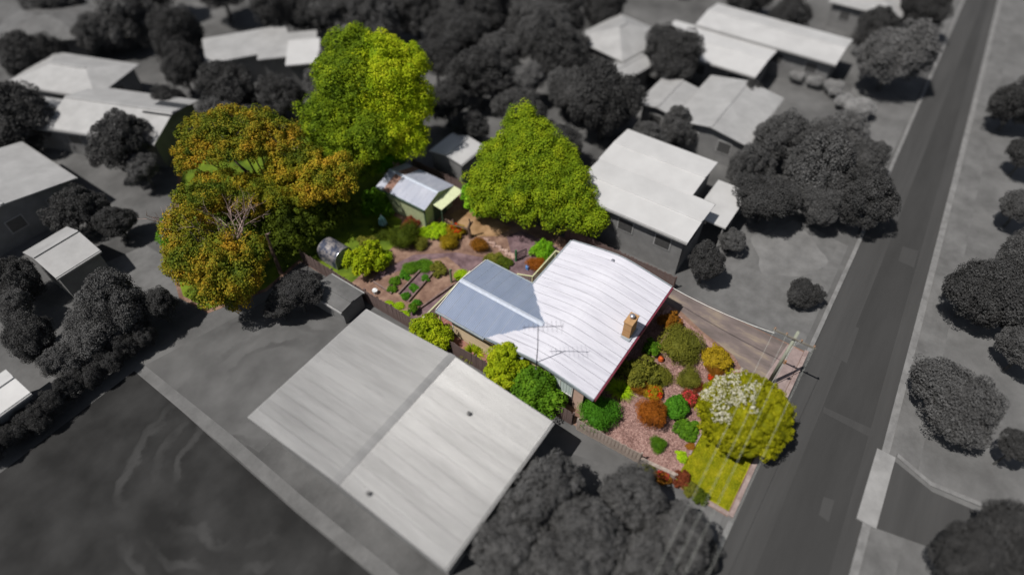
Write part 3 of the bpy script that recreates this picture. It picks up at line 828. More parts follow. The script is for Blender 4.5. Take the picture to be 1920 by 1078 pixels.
MB().beam((18.45, 3.15, .68), (18.72, .95, .66), .22, .05).build('cap_rail', 'paling', fl)
for x, y in ((18.45, 3.1), (18.6, 1.98), (18.74, .9)):
    MB().box(x + .03, x + .12, y - .05, y + .05, .02, .65).build('post', 'paling', fl)
fence('paling_fence', 'brown paling fence along the far side of the white roof', [(32.75, 7.6), (32.75, 17.4)], 1.5, 'paling_dark')
fence('paling_fence', 'brown paling fence behind the green garden shed', [(32.2, 25.6), (32.2, 33.6)], 1.75, 'paling_dark')

# ------------------------------------------------------------------ power pole and wires
pole = thing('power_pole', 'grey timber power pole with crossarm standing behind the domed verge tree', 'pole', (28.6, -1.45, 0))
MB().tube([(28.6, -1.45, 0), (28.6, -1.45, 6.0)], [.13, .09], 12).build('shaft', 'pole', pole, smooth=True)
MB().box(28.42, 28.5, -2.75, -.1, 5.37, 5.47).build('crossarm', 'arm_wood', pole)
for y in (-.2, -.93, -1.85, -2.62):
    MB().lathe([(.03, 5.47), (.03, 5.53), (.06, 5.55), (.055, 5.63), (.02, 5.66)], 28.46, y, 8).build('insulator', 'insul', pole)
MB().tube([(28.48, -1.6, .3), (28.48, -1.6, 5.2)], .025, 6).build('conduit', 'wire', pole)
MB().box(28.36, 28.46, -1.72, -1.55, 3.0, 3.3).build('fuse_box', 'insul', pole)
for i, (y, y2) in enumerate(((-.2, -.9), (-.93, -1.35), (-1.47, -1.85), (-2.62, -2.4))):
    pts = []
    for k in range(41):
        t = k / 40; x = 28.46 + (-14 - 28.46) * t
        pts.append((x, y + (y2 - y) * t, 5.66 - 4 * .55 * t * (1 - t)))
    if i == 2: pts[0] = (28.46, -1.85, 5.66)
    o = MB().tube(pts, .0075, 4).build('overhead_wire', 'wire')
    tag(o, ['overhead wire nearest the house crossing the domed verge tree', 'second overhead wire from the house over the domed verge tree', 'third overhead wire from the house over the domed verge tree', 'overhead wire nearest the road beside the domed verge tree'][i], 'wire', 'overhead wires along the verge')
pts = []
for k in range(25):
    t = k / 24
    pts.append((30.3 + (28.6 - 30.3) * t, 7.05 + (-1.35 - 7.05) * t, 2.95 + (5.2 - 2.95) * t - 4 * .35 * t * (1 - t)))
tag(MB().tube(pts, .022, 5).build('service_wire', 'white_trim'), 'white service cable running from the roof corner over the driveway', 'wire')

# ------------------------------------------------------------------ large trees of the block
def tree(name, label, cat, base, lobes, mat, n, size, seed, limbs=5, trunk_r=.2, bark='bark', extra=None, **kw):
    t = thing(name, label, cat, (base[0], base[1], 0))
    rgt = np.random.default_rng(seed + 100)
    zt = max(l[2] for l in lobes)
    tr = MB().tube([(base[0], base[1], 0), (base[0] + .05, base[1] - .03, zt * .3), (base[0] - .04, base[1] + .06, zt * .55)], [trunk_r, trunk_r * .8, trunk_r * .55], 8).build('trunk', bark, t)
    order = sorted(range(len(lobes)), key=lambda i: -lobes[i][3])[:limbs]
    for i in order:
        l = lobes[i]; st = Vector((base[0], base[1], zt * rgt.uniform(.2, .5))); en = Vector(l[:3])
        md = st.lerp(en, .5) + Vector((rgt.normal() * .2, rgt.normal() * .2, -.2))
        MB().tube([st, md, en], [trunk_r * .5, trunk_r * .35, trunk_r * .15], 6).build('limb', bark, tr)
    link('crown', leaf_cloud('crown', lobes, n, size, seed, **kw), 'leaf_' + mat, t)
    return t

T1a = [(32.15, 38.6, 10.3, 2.05), (29.9, 38.4, 9.5, 1.75), (29.8, 36.97, 9.0, 2.4), (27.6, 37.6, 6.8, 2.2), (27.3, 36.25, 5.0, 2.45), (28.46, 34.6, 6.0, 2.2), (27.6, 36.0, 3.5, 2.1), (26.7, 37.6, 4.0, 1.8), (29.5, 37, 7, 2.3)]
T1b = [(33.02, 36.08, 10.4, 1.9), (34.15, 34.6, 9.5, 1.8), (31.85, 34.5, 8.8, 2.5), (30.4, 35.42, 8.0, 1.9), (32.26, 32.8, 7.2, 1.6), (30.85, 33.8, 6.3, 2.25), (31.1, 32.4, 5.0, 1.6), (29.6, 34.8, 5.0, 1.6), (32.0, 33.6, 3.6, 1.2), (33.6, 33.4, 7.6, 1.5)]
tree('tall_tree', 'tallest dark green tree behind the garden shed, left of its yellow-green neighbour', 'tree', (29.3, 37.2), T1a, 'tall_green', 80000, .155, 11, 6, .3, clump=.55, per=80)
tree('tall_tree', 'tall bright yellow-green tree rising behind the shed roof', 'tree', (31.9, 34.6), T1b, 'tall_yellow', 80000, .14, 12, 6, .25, clump=.5, per=70, rnd=1.1)
tree('small_tree', 'small bright green round tree touching the far end of the shed', 'tree', (30.2, 34.6), [(29.8, 35.1, 2.3, 1.2), (31.1, 34.6, 2.7, 1.1)], 'bright', 9000, .17, 13, 2, .1, clump=.4)
T2 = [(35.7, 23.8, 8.0, .75), (35.3, 23.4, 7.2, 1.15), (34.5, 23.1, 6.3, 1.75), (35.0, 22.1, 6.2, 1.75), (33.1, 23.8, 5.0, 2.0), (33.5, 21.6, 5.0, 2.4), (35.1, 20.3, 5.0, 1.95), (31.6, 23.8, 3.6, 1.85), (32.0, 22.0, 3.4, 2.0), (33.3, 19.9, 3.5, 2.3), (34.4, 18.3, 3.6, 1.9), (31.0, 23.7, 2.7, 1.5), (32.0, 20.9, 2.5, 1.4), (33.0, 18.5, 2.5, 1.55), (33.8, 16.8, 2.5, 1.6), (33.8, 15.6, 2.2, 1.0), (34.6, 20.5, 4.4, 2.6)]
T2 = [((x, y, z, r) if z > 4 else (x - .6 * x / 33, y - .6 * y / 33, z + .6, r)) for x, y, z, r in T2]
tree('broad_tree', 'broad cone-shaped olive green tree standing between the shed and the white roof', 'tree', (33.6, 21.2), T2, 'cone', 100000, .145, 14, 8, .28, clump=.62, per=120, low=-.35)
tree('small_tree', 'light green leafy tree at the left foot of the cone-shaped tree', 'tree', (31.1, 24.6), [(30.9, 24.9, 2.4, 1.25), (31.0, 24.2, 1.7, 1.2), (30.5, 24.6, 3.2, .9)], 'bright', 9000, .18, 15, 2, .1, clump=.4)
G1 = [(19.6, 42.6, 8.0, 1.8, 1.2), (20.77, 40.95, 8.6, 1.9, 1.3), (21.82, 39.43, 8.6, 1.8, 1.3), (22.56, 37.8, 8.0, 1.6, 1.1), (17.95, 42.52, 7.3, 1.3, .9), (17.14, 42.51, 6.8, .85, .7), (19.37, 40.6, 7.7, 1.5, .9), (20.62, 39.0, 7.9, 1.5, .9), (22.68, 36.9, 7.4, 1.2, .9)]
g1 = tree('gum_tree', 'gum tree with high arching bronze crown and bare dark limbs showing below', 'tree', (20.3, 37.4), G1, 'gum', 30000, .15, 16, 9, .22, 'bark_dark', clump=.42, per=60, core=.5, rnd=1.2)
G2 = [(22.27, 33.47, 6.0, 1.6, 1.2), (24.01, 32.93, 6.0, 1.35, 1.1), (21.39, 34.06, 5.0, 1.2, 1), (23.01, 32.44, 5.2, 1.35, 1.0), (21.2, 35.58, 6.0, 1.3, 1), (23.0, 35.59, 6.4, 1.2, 1), (21.55, 36.62, 6.6, 1.1, .9)]
tree('gum_tree', 'gum tree with bronze tufted crown between the arching gum and the tall green tree', 'tree', (22.2, 34.6), G2, 'gum_olive', 22000, .15, 17, 6, .17, 'bark_dark', clump=.4, per=60, core=.45, rnd=1.2)
G3 = [(13.07, 37.29, 6.0, 1.4), (11.9, 35.59, 5.0, 1.7), (12.27, 33.26, 5.0, 1.7), (12.7, 31.9, 4.5, 1.45), (11.07, 32.95, 3.8, 1.3), (14.38, 32.6, 5.0, 1.2), (11.04, 36.18, 4.3, 1.1), (15.55, 38.36, 6.2, 1.25), (12.21, 32.53, 3.0, 1.2), (14.68, 39.5, 6.0, 1.0), (12.06, 37.33, 5.2, .9), (12.5, 35, 3.6, 1.6), (16.7, 38.3, 5.5, 1.15), (17.5, 37.0, 5.2, 1.0), (13.9, 37.2, 4.6, 1.2), (14.6, 33.4, 4.2, 1.1), (11.3, 34.6, 5.3, 1.2), (13.3, 33.9, 5.9, .9)]
tree('gum_tree', 'bushy orange-bronze gum tree at the lower left corner of the coloured garden', 'tree', (12.6, 34.6), G3, 'gum', 56000, .15, 18, 6, .25, 'bark_dark', clump=.42, per=60, core=.6, rnd=1.2)
G4 = [(18.4, 40.2, 3.6, 1.0), (19.6, 39.0, 4.2, 1.1), (20.9, 37.4, 4.4, 1.1), (18.4, 38.2, 3.8, 1.1), (21.0, 36.2, 3.8, 1.1), (17.0, 40.8, 4.0, 1.0), (16.6, 38.9, 4.2, 1.1), (17.6, 36.8, 4.4, 1.0), (19.6, 35.8, 4.6, 1.0), (22.2, 35.2, 3.8, 1.1), (17.3, 41.2, 5.0, 1.0), (18.4, 39.8, 5.2, 1.05), (19.3, 38.3, 5.0, .9), (20.6, 37.2, 5.2, 1.0), (15.9, 41.2, 4.5, 1.0)]
tree('gum_tree', 'thin olive gum sapling foliage below the arching bronze crown', 'tree', (19.0, 37.8), G4, 'gum_olive', 30000, .15, 31, 6, .12, 'bark_dark', clump=.42, per=34, core=0, rnd=1.3)
Gu = [(19.54, 35.21, 2.8, 1.6), (21.44, 34.35, 2.2, 1.6), (18.7, 34.4, 1.8, 1.35), (18.77, 36.65, 3.2, 1.4), (23.42, 33.6, 1.9, 1.25), (17.2, 34.9, 2.0, 1.2), (17.0, 37.2, 3.4, 1.3), (15.6, 36.0, 3.4, 1.3)]
tree('understorey_tree', 'dark green scrubby tree in the shade under the gums', 'tree', (19.2, 35.2), Gu, 'under', 24000, .16, 19, 5, .15, 'bark_dark', clump=.45, per=60, core=.6)
tree('small_tree', 'dark green bushy tree at the left edge of the gum group', 'tree', (13.6, 41.0), [(13.5, 41.2, 2.6, 1.3), (12.9, 39.7, 2.2, 1.2), (14.3, 42.2, 2.6, 1.1)], 'green', 9000, .17, 20, 3, .1, clump=.4)
tree('small_tree', 'bright green sapling seen under the arching gum crown', 'tree', (21.6, 38.3), [(21.5, 38.2, 4.6, 1.0), (22.3, 37.0, 4.0, 1.0), (20.9, 36.9, 3.4, 1.0)], 'bright', 6000, .15, 21, 3, .08, clump=.4, core=.4)
# dead bare trees among the gums
for k, (x, y, z0, ln, dep, label) in enumerate(((15.0, 35.3, 4.2, 2.1, 4, 'bleached dead tree with bare pinkish branches amid the bronze gums'), (22.4, 37.0, 6.6, 1.2, 3, 'pale bare dead branches between the gums and the tall green tree'), (12.6, 38.8, 5.6, 1.1, 3, 'small pale leafless tree at the left edge of the gums'))):
    t = thing('dead_tree', label, 'tree', (x, y, 0))
    rgd = np.random.default_rng(50 + k)
    MB().tube([(x, y, 0), (x + .1, y, z0 * .6), (x, y + .1, z0 + .2)], [.16, .13, .1], 7).build('trunk', 'bark_pale', t)
    br = MB()
    for j in range(9 if k == 0 else 5):
        a = 2 * math.pi * j / (9 if k == 0 else 5) + rgd.uniform(-.3, .3)
        branchy(br, (x, y, z0), (math.cos(a) * 1.1, math.sin(a) * 1.1, .75), ln, .075, dep - 1, rgd, .6)
    br.build('branches', 'bark_pale', t)
st = thing('stump_trunk', 'broken grey tree trunk standing in the shade beside the bronze gum', 'tree trunk', (16.6, 33.9, 0))
MB().tube([(16.6, 33.9, 0), (16.62, 33.9, 2.2), (16.7, 33.88, 4.3)], [.17, .13, .09], 8).build('trunk', 'bark', st)
MB().tube([(16.7, 33.88, 4.2), (16.95, 33.7, 4.35)], [.08, .05], 6).build('broken_stub', 'bark_pale', st)

# domed verge tree with a drift of white blossom
vl = [(24.0, -.9, 2.0, 2.65, 2.05)]
rgv = np.random.default_rng(4)
for i in range(95):
    a = i * 2.39996; e = math.asin(min(1, -.25 + 1.25 * (i + .5) / 95)); k = rgv.uniform(.9, 1.0)
    vl.append((24.0 + 2.55 * k * math.cos(a) * math.cos(e), -.9 + 2.55 * k * math.sin(a) * math.cos(e), 2.0 + 1.95 * k * math.sin(e), rgv.uniform(.34, .56)))
vt = tree('verge_tree', 'large domed yellow-green tree on the verge with white blossom', 'tree', (24.0, -.9), vl, 'verge', 90000, .085, 22, 6, .16, clump=.17, per=40, core=.9, low=-.5)
fl_ = []
for i in range(60):
    az = rgv.normal(112, 34); el = rgv.normal(48, 16)
    a_, e_ = R(az), R(min(84, max(14, el)))
    fl_.append((24.0 + 2.82 * math.cos(a_) * math.cos(e_), -.9 + 2.82 * math.sin(a_) * math.cos(e_), 2.0 + 2.22 * math.sin(e_), rgv.uniform(.14, .38)))
link('blossom', leaf_cloud('blossom', fl_, 4800, .07, 23, clump=.10, per=10, core=0, low=-.1), 'petal_white', vt)

# trees by the left fence
tree('cypress', 'tall yellow-green cypress against the side of the white roof', 'tree', (18.5, 13.3), [(18.5, 13.6, 2.6, .95, 1.2), (18.1, 13.3, 1.7, 1.1, 1.3), (18.8, 12.8, 1.9, .95, 1.2), (18.9, 13.4, 2.8, .6, .9), (18.2, 13.0, 2.7, .55, .8)], 'lemon', 15000, .13, 24, 3, .1, clump=.26, per=50, core=.8)
tree('fence_tree', 'dark green leafy tree over the fence beside the antenna mast', 'tree', (18.2, 10.9), [(18.35, 11.07, 1.8, 1.2), (18.35, 9.7, 1.2, .9), (17.5, 11.02, 1.2, 1.0), (19.0, 10.6, 1.7, .7), (18.6, 12.0, 1.6, .8)], 'green', 15000, .14, 25, 3, .1, clump=.32, per=50, core=.75)
tree('lemon_tree', 'yellow-green citrus tree at the fence beside the veranda railing', 'tree', (18.3, 19.6), [(18.32, 19.88, 1.35, .95), (18.3, 18.95, 1.1, .85), (18.1, 20.6, 1.2, .6)], 'lemon', 8000, .13, 26, 2, .08, clump=.28, per=45, core=.75)

# ------------------------------------------------------------------ shrubs
def unit(seed, kind):
    rgu = np.random.default_rng(seed)
    if kind == 'round': return leaf_cloud('foliage', [(0, 0, .75, .85, .75)] + [(rgu.uniform(.35, .7) * math.cos(a), rgu.uniform(.35, .7) * math.sin(a), .6 + rgu.uniform(-.15, .45), rgu.uniform(.32, .52)) for a in np.linspace(0, 6.28, 9)[:-1]], 6500, .115, seed, clump=.2, per=40, core=.85, low=-.5)
    if kind == 'fine': return leaf_cloud('foliage', [(0, 0, .75, .9, .75)] + [(rgu.uniform(.35, .8) * math.cos(a), rgu.uniform(.35, .8) * math.sin(a), .55 + rgu.uniform(-.15, .5), rgu.uniform(.28, .5)) for a in np.linspace(0, 6.28, 9)[:-1]], 9500, .085, seed, clump=.26, per=32, core=.8, low=-.5, rnd=1.6, aspect=.32)
    if kind == 'loose': return leaf_cloud('foliage', [(rgu.normal() * .4, rgu.normal() * .4, rgu.uniform(.5, 1.1), rgu.uniform(.4, .6)) for _ in range(8)], 5200, .14, seed, clump=.26, per=36, core=.65, low=-.6, rnd=1.0)
    if kind == 'spike':
        k = 700; a = rgu.uniform(0, 6.28, k); r_ = .35 * np.sqrt(rgu.random(k))
        return blades('foliage', np.stack([r_ * np.cos(a), r_ * np.sin(a), np.zeros(k)], 1), 1.4, .09, seed, 1.1)
    if kind == 'petals': return leaf_cloud('flowers', [(0, 0, .78, .86, .78)] + [(.5 * math.cos(a), .5 * math.sin(a), .85, .5) for a in np.linspace(0, 6.28, 6)[:-1]], 1500, .13, seed, clump=.14, per=14, core=0, low=.0, rnd=1.0)
UNIT = {(k, i): unit(200 + 10 * j + i, k) for j, k in enumerate(('round', 'fine', 'loose', 'spike', 'petals')) for i in range(2)}
STEM = MB().tube([(0, 0, 0), (.02, .03, .45)], [.07, .05], 6).tube([(0, 0, .1), (.25, .1, .6)], [.04, .02], 5).tube([(0, 0, .1), (-.2, -.18, .6)], [.04, .02], 5).mesh('stem')
def shrub(x, y, r, kind, mat, label, hz=1.0, petals=None, group=None, name='shrub', cat='shrub', z=0.02, sx=1.0):
    r = r * (.88 if group == FB else .95)
    t = thing(name, label, cat, (x, y, z), random.uniform(0, 6.28), group)
    v = random.randrange(2)
    link('foliage', UNIT[(kind, v)], 'leaf_' + mat, t, False, None, 0, (r * random.uniform(.88, 1.18), r * random.uniform(.88, 1.12), r * hz * random.uniform(.9, 1.12)))
    if kind != 'spike':
        link('stem', STEM, 'bark', t, False, None, 0, (r, r, r * hz))
    if petals: link('flowers', UNIT[('petals', v)], petals, t, False, (0, 0, .05 * r), 0, (r * 1.02, r * 1.02, r * hz * 1.04))
    return t
FB = 'shrubs of the front garden'
shrub(29.33, 6.36, .72, 'loose', 'rust', 'rust-red shrub at the far front corner of the white roof', 1.1, None, FB)
shrub(27.7, 4.85, 1.5, 'fine', 'olive', 'largest feathery olive green shrub beside the driveway', .85, None, FB)
shrub(26.5, 6.4, .6, 'loose', 'green', 'small green shrub close to the shaded front wall beside the orange pot', 1.0, None, FB)
shrub(28.13, 2.18, 1.15, 'round', 'golden', 'golden-orange rounded shrub beside the driveway edge', .85, None, FB)
shrub(27.35, 1.95, .62, 'fine', 'rust', 'reddish-brown shrub hugging the golden rounded shrub', 1.0, None, FB)
shrub(23.9, 6.15, 1.05, 'loose', 'olive', 'brown-green shrub growing against the shaded front wall', 1.1, None, FB)
shrub(23.2, 5.6, .62, 'fine', 'rust', 'brown shrub at the foot of the shrub against the front wall', 1.1, None, FB)
shrub(24.75, 4.85, .82, 'fine', 'olive', 'grey-olive low shrub above the orange azalea', .75, 'petal_pink' if False else None, FB)
shrub(25.66, 3.17, .75, 'fine', 'olive', 'neat round olive ball shrub alone on the bark chips', .95, None, FB)
shrub(22.33, 6.63, .5, 'spike', 'lime', 'bright lime fern at the corner of the front wall', .9, None, FB, 'fern', 'fern')
shrub(23.3, 4.6, .62, 'loose', 'golden', 'azalea in vivid orange-red flower above the orange-brown shrub', .9, 'petal_red', FB, 'azalea', 'shrub')
shrub(21.52, 3.98, 1.08, 'fine', 'rust_red', 'tall orange-brown heath shrub near the paling fence', 1.15, None, FB)
shrub(23.01, 2.92, .88, 'round', 'deep', 'clipped deep green ball shrub between the pink azalea and orange shrub', .95, None, FB)
shrub(24.31, 2.5, .6, 'loose', 'dark_red', 'azalea in pink-red flower beside the verge tree', .85, 'petal_pink', FB, 'azalea', 'shrub')
shrub(22.15, 1.68, .74, 'loose', 'green', 'green spreading shrub at the edge of the verge grass', .7, None, FB)
shrub(20.08, 2.74, .54, 'fine', 'green', 'small green tufted shrub against the end of the paling fence', .9, None, FB)
shrub(19.72, 6.85, 1.35, 'fine', 'deep', 'large deep green bushy shrub at the near front corner of the house', .85, None, FB)
shrub(26.83, 1.88, .36, 'round', 'dark_red', 'tiny scarlet azalea at the far side of the verge tree', .8, 'petal_red', FB, 'azalea', 'shrub')
shrub(25.63, 2.4, .46, 'fine', 'dark_red', 'dark red low shrub between the round olive ball and the verge tree', .7, None, FB)
shrub(20.3, 1.2, .35, 'loose', 'lime', 'low lime green plant by the end of the low plank fence', .6, None, FB)
shrub(21.3, 1.0, .3, 'round', 'rust', 'low reddish plant at the front bed kerb', .6, None, FB)
for x, y, r, mt, lab in ((18.0, 2.6, .5, 'olive', 'low grey-green shrub outside the low plank fence'), (18.3, 1.6, .42, 'rust', 'low reddish shrub at the foot of the low plank fence'), (18.85, .5, .42, 'dark_red', 'low dark red shrub at the corner of the low plank fence'), (18.6, -.2, .45, 'olive', 'low olive shrub on the verge edge beyond the plank fence'), (18.45, -.85, .42, 'under', 'dark low shrub at the end of the row on the verge edge')):
    shrub(x, y, r, 'loose', mt, lab, .9, 'petal_pink' if mt == 'rust' else None, 'low shrubs along the verge edge')
BB = 'shrubs of the back garden'
shrub(20.9, 28.7, 1.3, 'loose', 'lemon', 'yellow-green citrus bush beside the arched tin shed', 1.0, None, BB)
shrub(22.25, 28.2, .85, 'fine', 'lime', 'bright lime grassy shrub right of the citrus bush', .6, None, BB)
shrub(26.6, 32.5, 1.3, 'loose', 'green', 'mid green shrub at the far side wall of the green shed', 1.1, None, BB)
shrub(24.86, 28.05, 1.15, 'fine', 'under', 'dark olive round shrub in front of the green shed wall', 1.0, None, BB)
shrub(25.26, 26.75, .58, 'fine', 'olive', 'small olive ball shrub below the dark round shrub', .9, None, BB)
shrub(26.5, 27.35, .62, 'loose', 'lime', 'bright lime leafy shrub below the shed corner, left half of the clump', .75, None, BB)
shrub(27.25, 26.5, .66, 'loose', 'lime', 'bright lime leafy shrub beside the scarlet azalea', .75, None, BB)
shrub(28.15, 25.35, .6, 'loose', 'golden', 'azalea in scarlet flower below the shed awning', .9, 'petal_red', BB, 'azalea', 'shrub')
shrub(26.61, 24.9, .64, 'fine', 'golden', 'yellow-brown ball shrub on the soil below the scarlet azalea', .95, None, BB)
shrub(27.81, 22.62, .74, 'fine', 'rust', 'brown shrub at the foot of the pruned bare tree', .95, None, BB)
shrub(30.17, 17.97, .86, 'loose', 'bright', 'bright green shrub at the rear deck railing', .9, None, BB)
shrub(28.7, 17.6, .62, 'fine', 'rust_red', 'rust-orange shrub at the rear deck railing', .9, None, BB)
shrub(22.79, 25.73, .66, 'fine', 'green', 'green strawberry-like ground plant at the left of the vegetable bed', .35, None, BB)
shrub(23.66, 24.98, .68, 'fine', 'green', 'green ground plant at the far corner of the vegetable bed', .35, None, BB)
shrub(23.96, 23.76, .5, 'loose', 'olive', 'yellow-green plant at the far end of the second vegetable bed', .7, None, BB)
for i, (x, y, r) in enumerate(((22.0, 25.7, .34), (21.1, 25.85, .38), (21.91, 25.2, .22), (22.7, 24.05, .3), (21.41, 24.15, .29), (20.32, 25.43, .29), (20.36, 24.1, .33), (20.35, 23.0, .29))):
    shrub(x, y, r, 'loose', ('deep', 'green', 'deep', 'deep')[i % 4], ['seedling tuft at the centre of the left vegetable bed', 'leftmost seedling tuft of the left vegetable bed', 'tiny seedling tuft beside the left timber edging', 'far seedling tuft on the path between the vegetable beds', 'middle seedling tuft on the path between the vegetable beds', 'seedling tuft nearest the white bucket', 'near seedling tuft on the path between the vegetable beds', 'seedling tuft nearest the dark green plant pot'][i], .7, None, 'seedling tufts in the vegetable beds', 'vegetable_plant', 'plant')
shrub(27.44, 20.9, .6, 'loose', 'olive', 'low grey-green ground plant beside the stone edging', .4, None, BB)
shrub(27.64, 20.0, .5, 'loose', 'under', 'low dark ground plant near the small black gate', .4, None, BB)
shrub(24.6, 22.0, .55, 'fine', 'lime', 'patch of lime green grass round the timber garden post', .3, None, BB)
shrub(19.0, 16.6, .42, 'spike', 'lemon', 'slender yellow-green plant between the fence and boarded wing wall', 1.2, None, BB)
for x, y, lab in ((20.0, 23.9, 'lime grass tuft farthest out from the long paling fence'), (19.5, 23.0, 'lime grass tuft by the fence nearest the dark green pot'), (19.6, 24.6, 'lime grass tuft by the fence nearest the white bucket')):
    shrub(x - .6, y, .4, 'fine', 'lime', lab, .35, None, 'grass tufts along the long paling fence', 'grass_tuft', 'grass')
shrub(24.6, 30.2, .8, 'fine', 'under', 'dark low shrub on the shaded back lawn', .6, None, BB)
shrub(23.0, 30.6, .6, 'loose', 'olive', 'sunlit olive shrub on the shaded back lawn', .6, None, BB)
shrub(26.6, 29.0, .6, 'loose', 'dark_red', 'dark red shrub along the shed side wall', .8, None, BB)

# ------------------------------------------------------------------ small garden things
pt = thing('pruned_tree', 'pruned bare tree with stubby limbs in front of the shed awning', 'tree', (28.4, 24.0, 0))
tk = MB().tube([(28.4, 24.0, 0), (28.42, 24.05, .7), (28.38, 24.1, 1.25)], [.16, .12, .11], 8).build('trunk', 'bark', pt)
for pts in ([(28.4, 24.1, .95), (28.0, 24.9, 1.2), (27.6, 25.8, 1.45)], [(27.85, 25.2, 1.3), (27.9, 25.35, 1.75)], [(27.62, 25.75, 1.43), (27.5, 25.7, 1.9)], [(28.38, 24.1, 1.2), (28.5, 24.0, 1.75), (28.46, 24.05, 2.1)], [(28.4, 24.1, 1.1), (28.7, 23.9, 1.7)]):
    MB().tube(pts, [.085 - .015 * i for i in range(len(pts))], 6).build('limb', 'bark', tk)
um = thing('folded_umbrella', 'folded teal garden umbrella standing on the shaded back lawn', 'umbrella', (25.0, 30.6, 0))
MB().tube([(25.0, 30.6, 0), (25.0, 30.6, 1.75)], .03, 6).build('pole', 'steel', um)
mb = MB(); vs = []; n = 20
for j, (r_, z) in enumerate(((.34, .45), (.30, .9), (.2, 1.3), (.05, 1.65))):
    for i in range(n):
        a = 2 * math.pi * i / n; rr = r_ * (1 + .22 * (1 if i % 2 else -1))
        vs.append((25.0 + rr * math.cos(a), 30.6 + rr * math.sin(a), z))
mb.add(vs, [(j * n + i, j * n + (i + 1) % n, (j + 1) * n + (i + 1) % n, (j + 1) * n + i) for j in range(3) for i in range(n)]).build('canopy', 'teal', um)
MB().lathe([(.28, 0.02), (.28, .1), (.08, .14)], 25.0, 30.6, 12).build('base', 'stone', um)
gt = thing('garden_gate', 'small black iron gate with green post on the back path', 'gate', (28.5, 19.2, 0))
MB().box(28.32, 28.44, 19.28, 19.4, .02, 1.25).build('post', 'pot_green', gt)
fr = MB()
for a, b in (((28.46, 19.3, .12), (29.3, 18.95, .12)), ((28.46, 19.3, .9), (29.3, 18.95, .9)), ((28.46, 19.3, .12), (28.46, 19.3, .9)), ((29.3, 18.95, .12), (29.3, 18.95, .9))): fr.beam(a, b, .05, .05)
gf = fr.build('gate_frame', 'black_iron', gt)
for i in range(1, 8):
    t = i / 8; MB().tube([(28.46 + .84 * t, 19.3 - .35 * t, .12), (28.46 + .84 * t, 19.3 - .35 * t, .9)], .022, 5).build('bar', 'black_iron', gf)
ps = thing('garden_post', 'thin timber post at the corner of the vegetable bed', 'post', (23.6, 22.2, 0))
MB().box(23.55, 23.67, 22.14, 22.26, .02, 1.5).build('shaft', 'baluster', ps)
MB().beam((23.6, 22.2, 1.35), (23.75, 22.1, 1.35), .05, .1).build('stub_arm', 'baluster', ps)
ed = thing('stone_edging', 'row of pale pinkish stones edging the bed between the brown shrub and black gate', 'stones', (28.3, 21, 0))
for i in range(15):
    t = i / 14; x, y = 28.9 - .25 * t + .12 * math.sin(i * 2.1), 22.9 - 3.2 * t
    r_ = random.uniform(.12, .2)
    vs = MB().lathe([(r_ * .8, .02), (r_, .07), (r_ * .85, .16), (r_ * .4, .2)], 0, 0, 7)
    vs.v = [(x + a * random.uniform(.8, 1.2), y + b * random.uniform(.9, 1.5), c) for a, b, c in vs.v]
    vs.build('stone', 'stone', ed)
def sleeper(label, a, b, h=.2, wd=.12, mat='sleeper'):
    o = MB().beam((a[0], a[1], h / 2 + .02), (b[0], b[1], h / 2 + .02), wd, h).build('timber_edging', mat)
    return tag(o, label, 'edging', 'timber edgings of the garden beds')
sleeper('timber edging along the near side of the vegetable bed path', (20.15, 23.6), (23.9, 24.0))
sleeper('timber edging along the far side of the vegetable bed path', (20.3, 24.75), (23.6, 25.0))
sleeper('timber edging between the vegetable bed and the veranda path', (20.05, 22.45), (23.4, 21.85))
sleeper('pale timber edging across the fence end of the vegetable bed', (20.0, 25.2), (20.1, 27.2), .16, .1)
sleeper('short pale concrete edging between the mulch and the verge grass', (20.75, .83), (22.9, .83), .12, .14, 'kerb_col')
patch('bed_path', [(20.1, 23.7), (23.9, 24.1), (23.6, 24.9), (20.3, 24.65)], .03, 'gravel_purple')
pot = thing('garden_pot', 'small bright orange terracotta pot beside the olive shrub', 'pot', (26.2, 5.45, 0.02))
MB().lathe([(.12, .02), (.2, .12), (.22, .28), (.15, .38), (.18, .42)], 26.2, 5.45, 12).build('vessel', 'terracotta', pot, smooth=True)
b1 = thing('plant_pot', 'dark green plant pot at the corner of the vegetable bed near the fence', 'pot', (19.6, 22.6, 0.02))
MB().lathe([(.16, .02), (.22, .4), (.25, .41), (.25, .48)], 19.6, 22.6, 12).build('vessel', 'pot_green', b1)
link('foliage', UNIT[('loose', 0)], 'leaf_green', b1, False, (0, 0, .3), 0, (.3, .3, .3))
b2 = thing('bucket', 'white bucket on the soil inside the paling fence', 'bucket', (19.35, 26.3, 0.02))
MB().lathe([(.14, .02), (.19, .36), (.21, .37), (.21, .4)], 19.35, 26.3, 12).build('vessel', 'white_plastic', b2)
MB().tube([(19.16, 26.3, .38), (19.2, 26.3, .52), (19.35, 26.3, .58), (19.5, 26.3, .52), (19.54, 26.3, .38)], .012, 4).build('handle', 'steel', b2)
b3 = thing('watering_can', 'blue watering can on the path beside the rust-orange shrub', 'watering can', (28.2, 18.1, 0.02))
MB().lathe([(.15, .03), (.16, .3), (.12, .34)], 28.2, 18.1, 12).build('body', 'blue_plastic', b3)
MB().tube([(28.08, 18.0, .1), (27.85, 17.85, .38)], [.035, .025], 6).build('spout', 'blue_plastic', b3)
MB().tube([(28.3, 18.15, .12), (28.45, 18.25, .25), (28.3, 18.15, .36)], .018, 5).build('handle', 'blue_plastic', b3)
b4 = thing('nest_box', 'small bright mint green box hung in the arching gum', 'box', (19.4, 40.25, 6.6))
MB().box(19.25, 19.55, 40.1, 40.4, 6.5, 6.75).build('body', 'mint', b4)
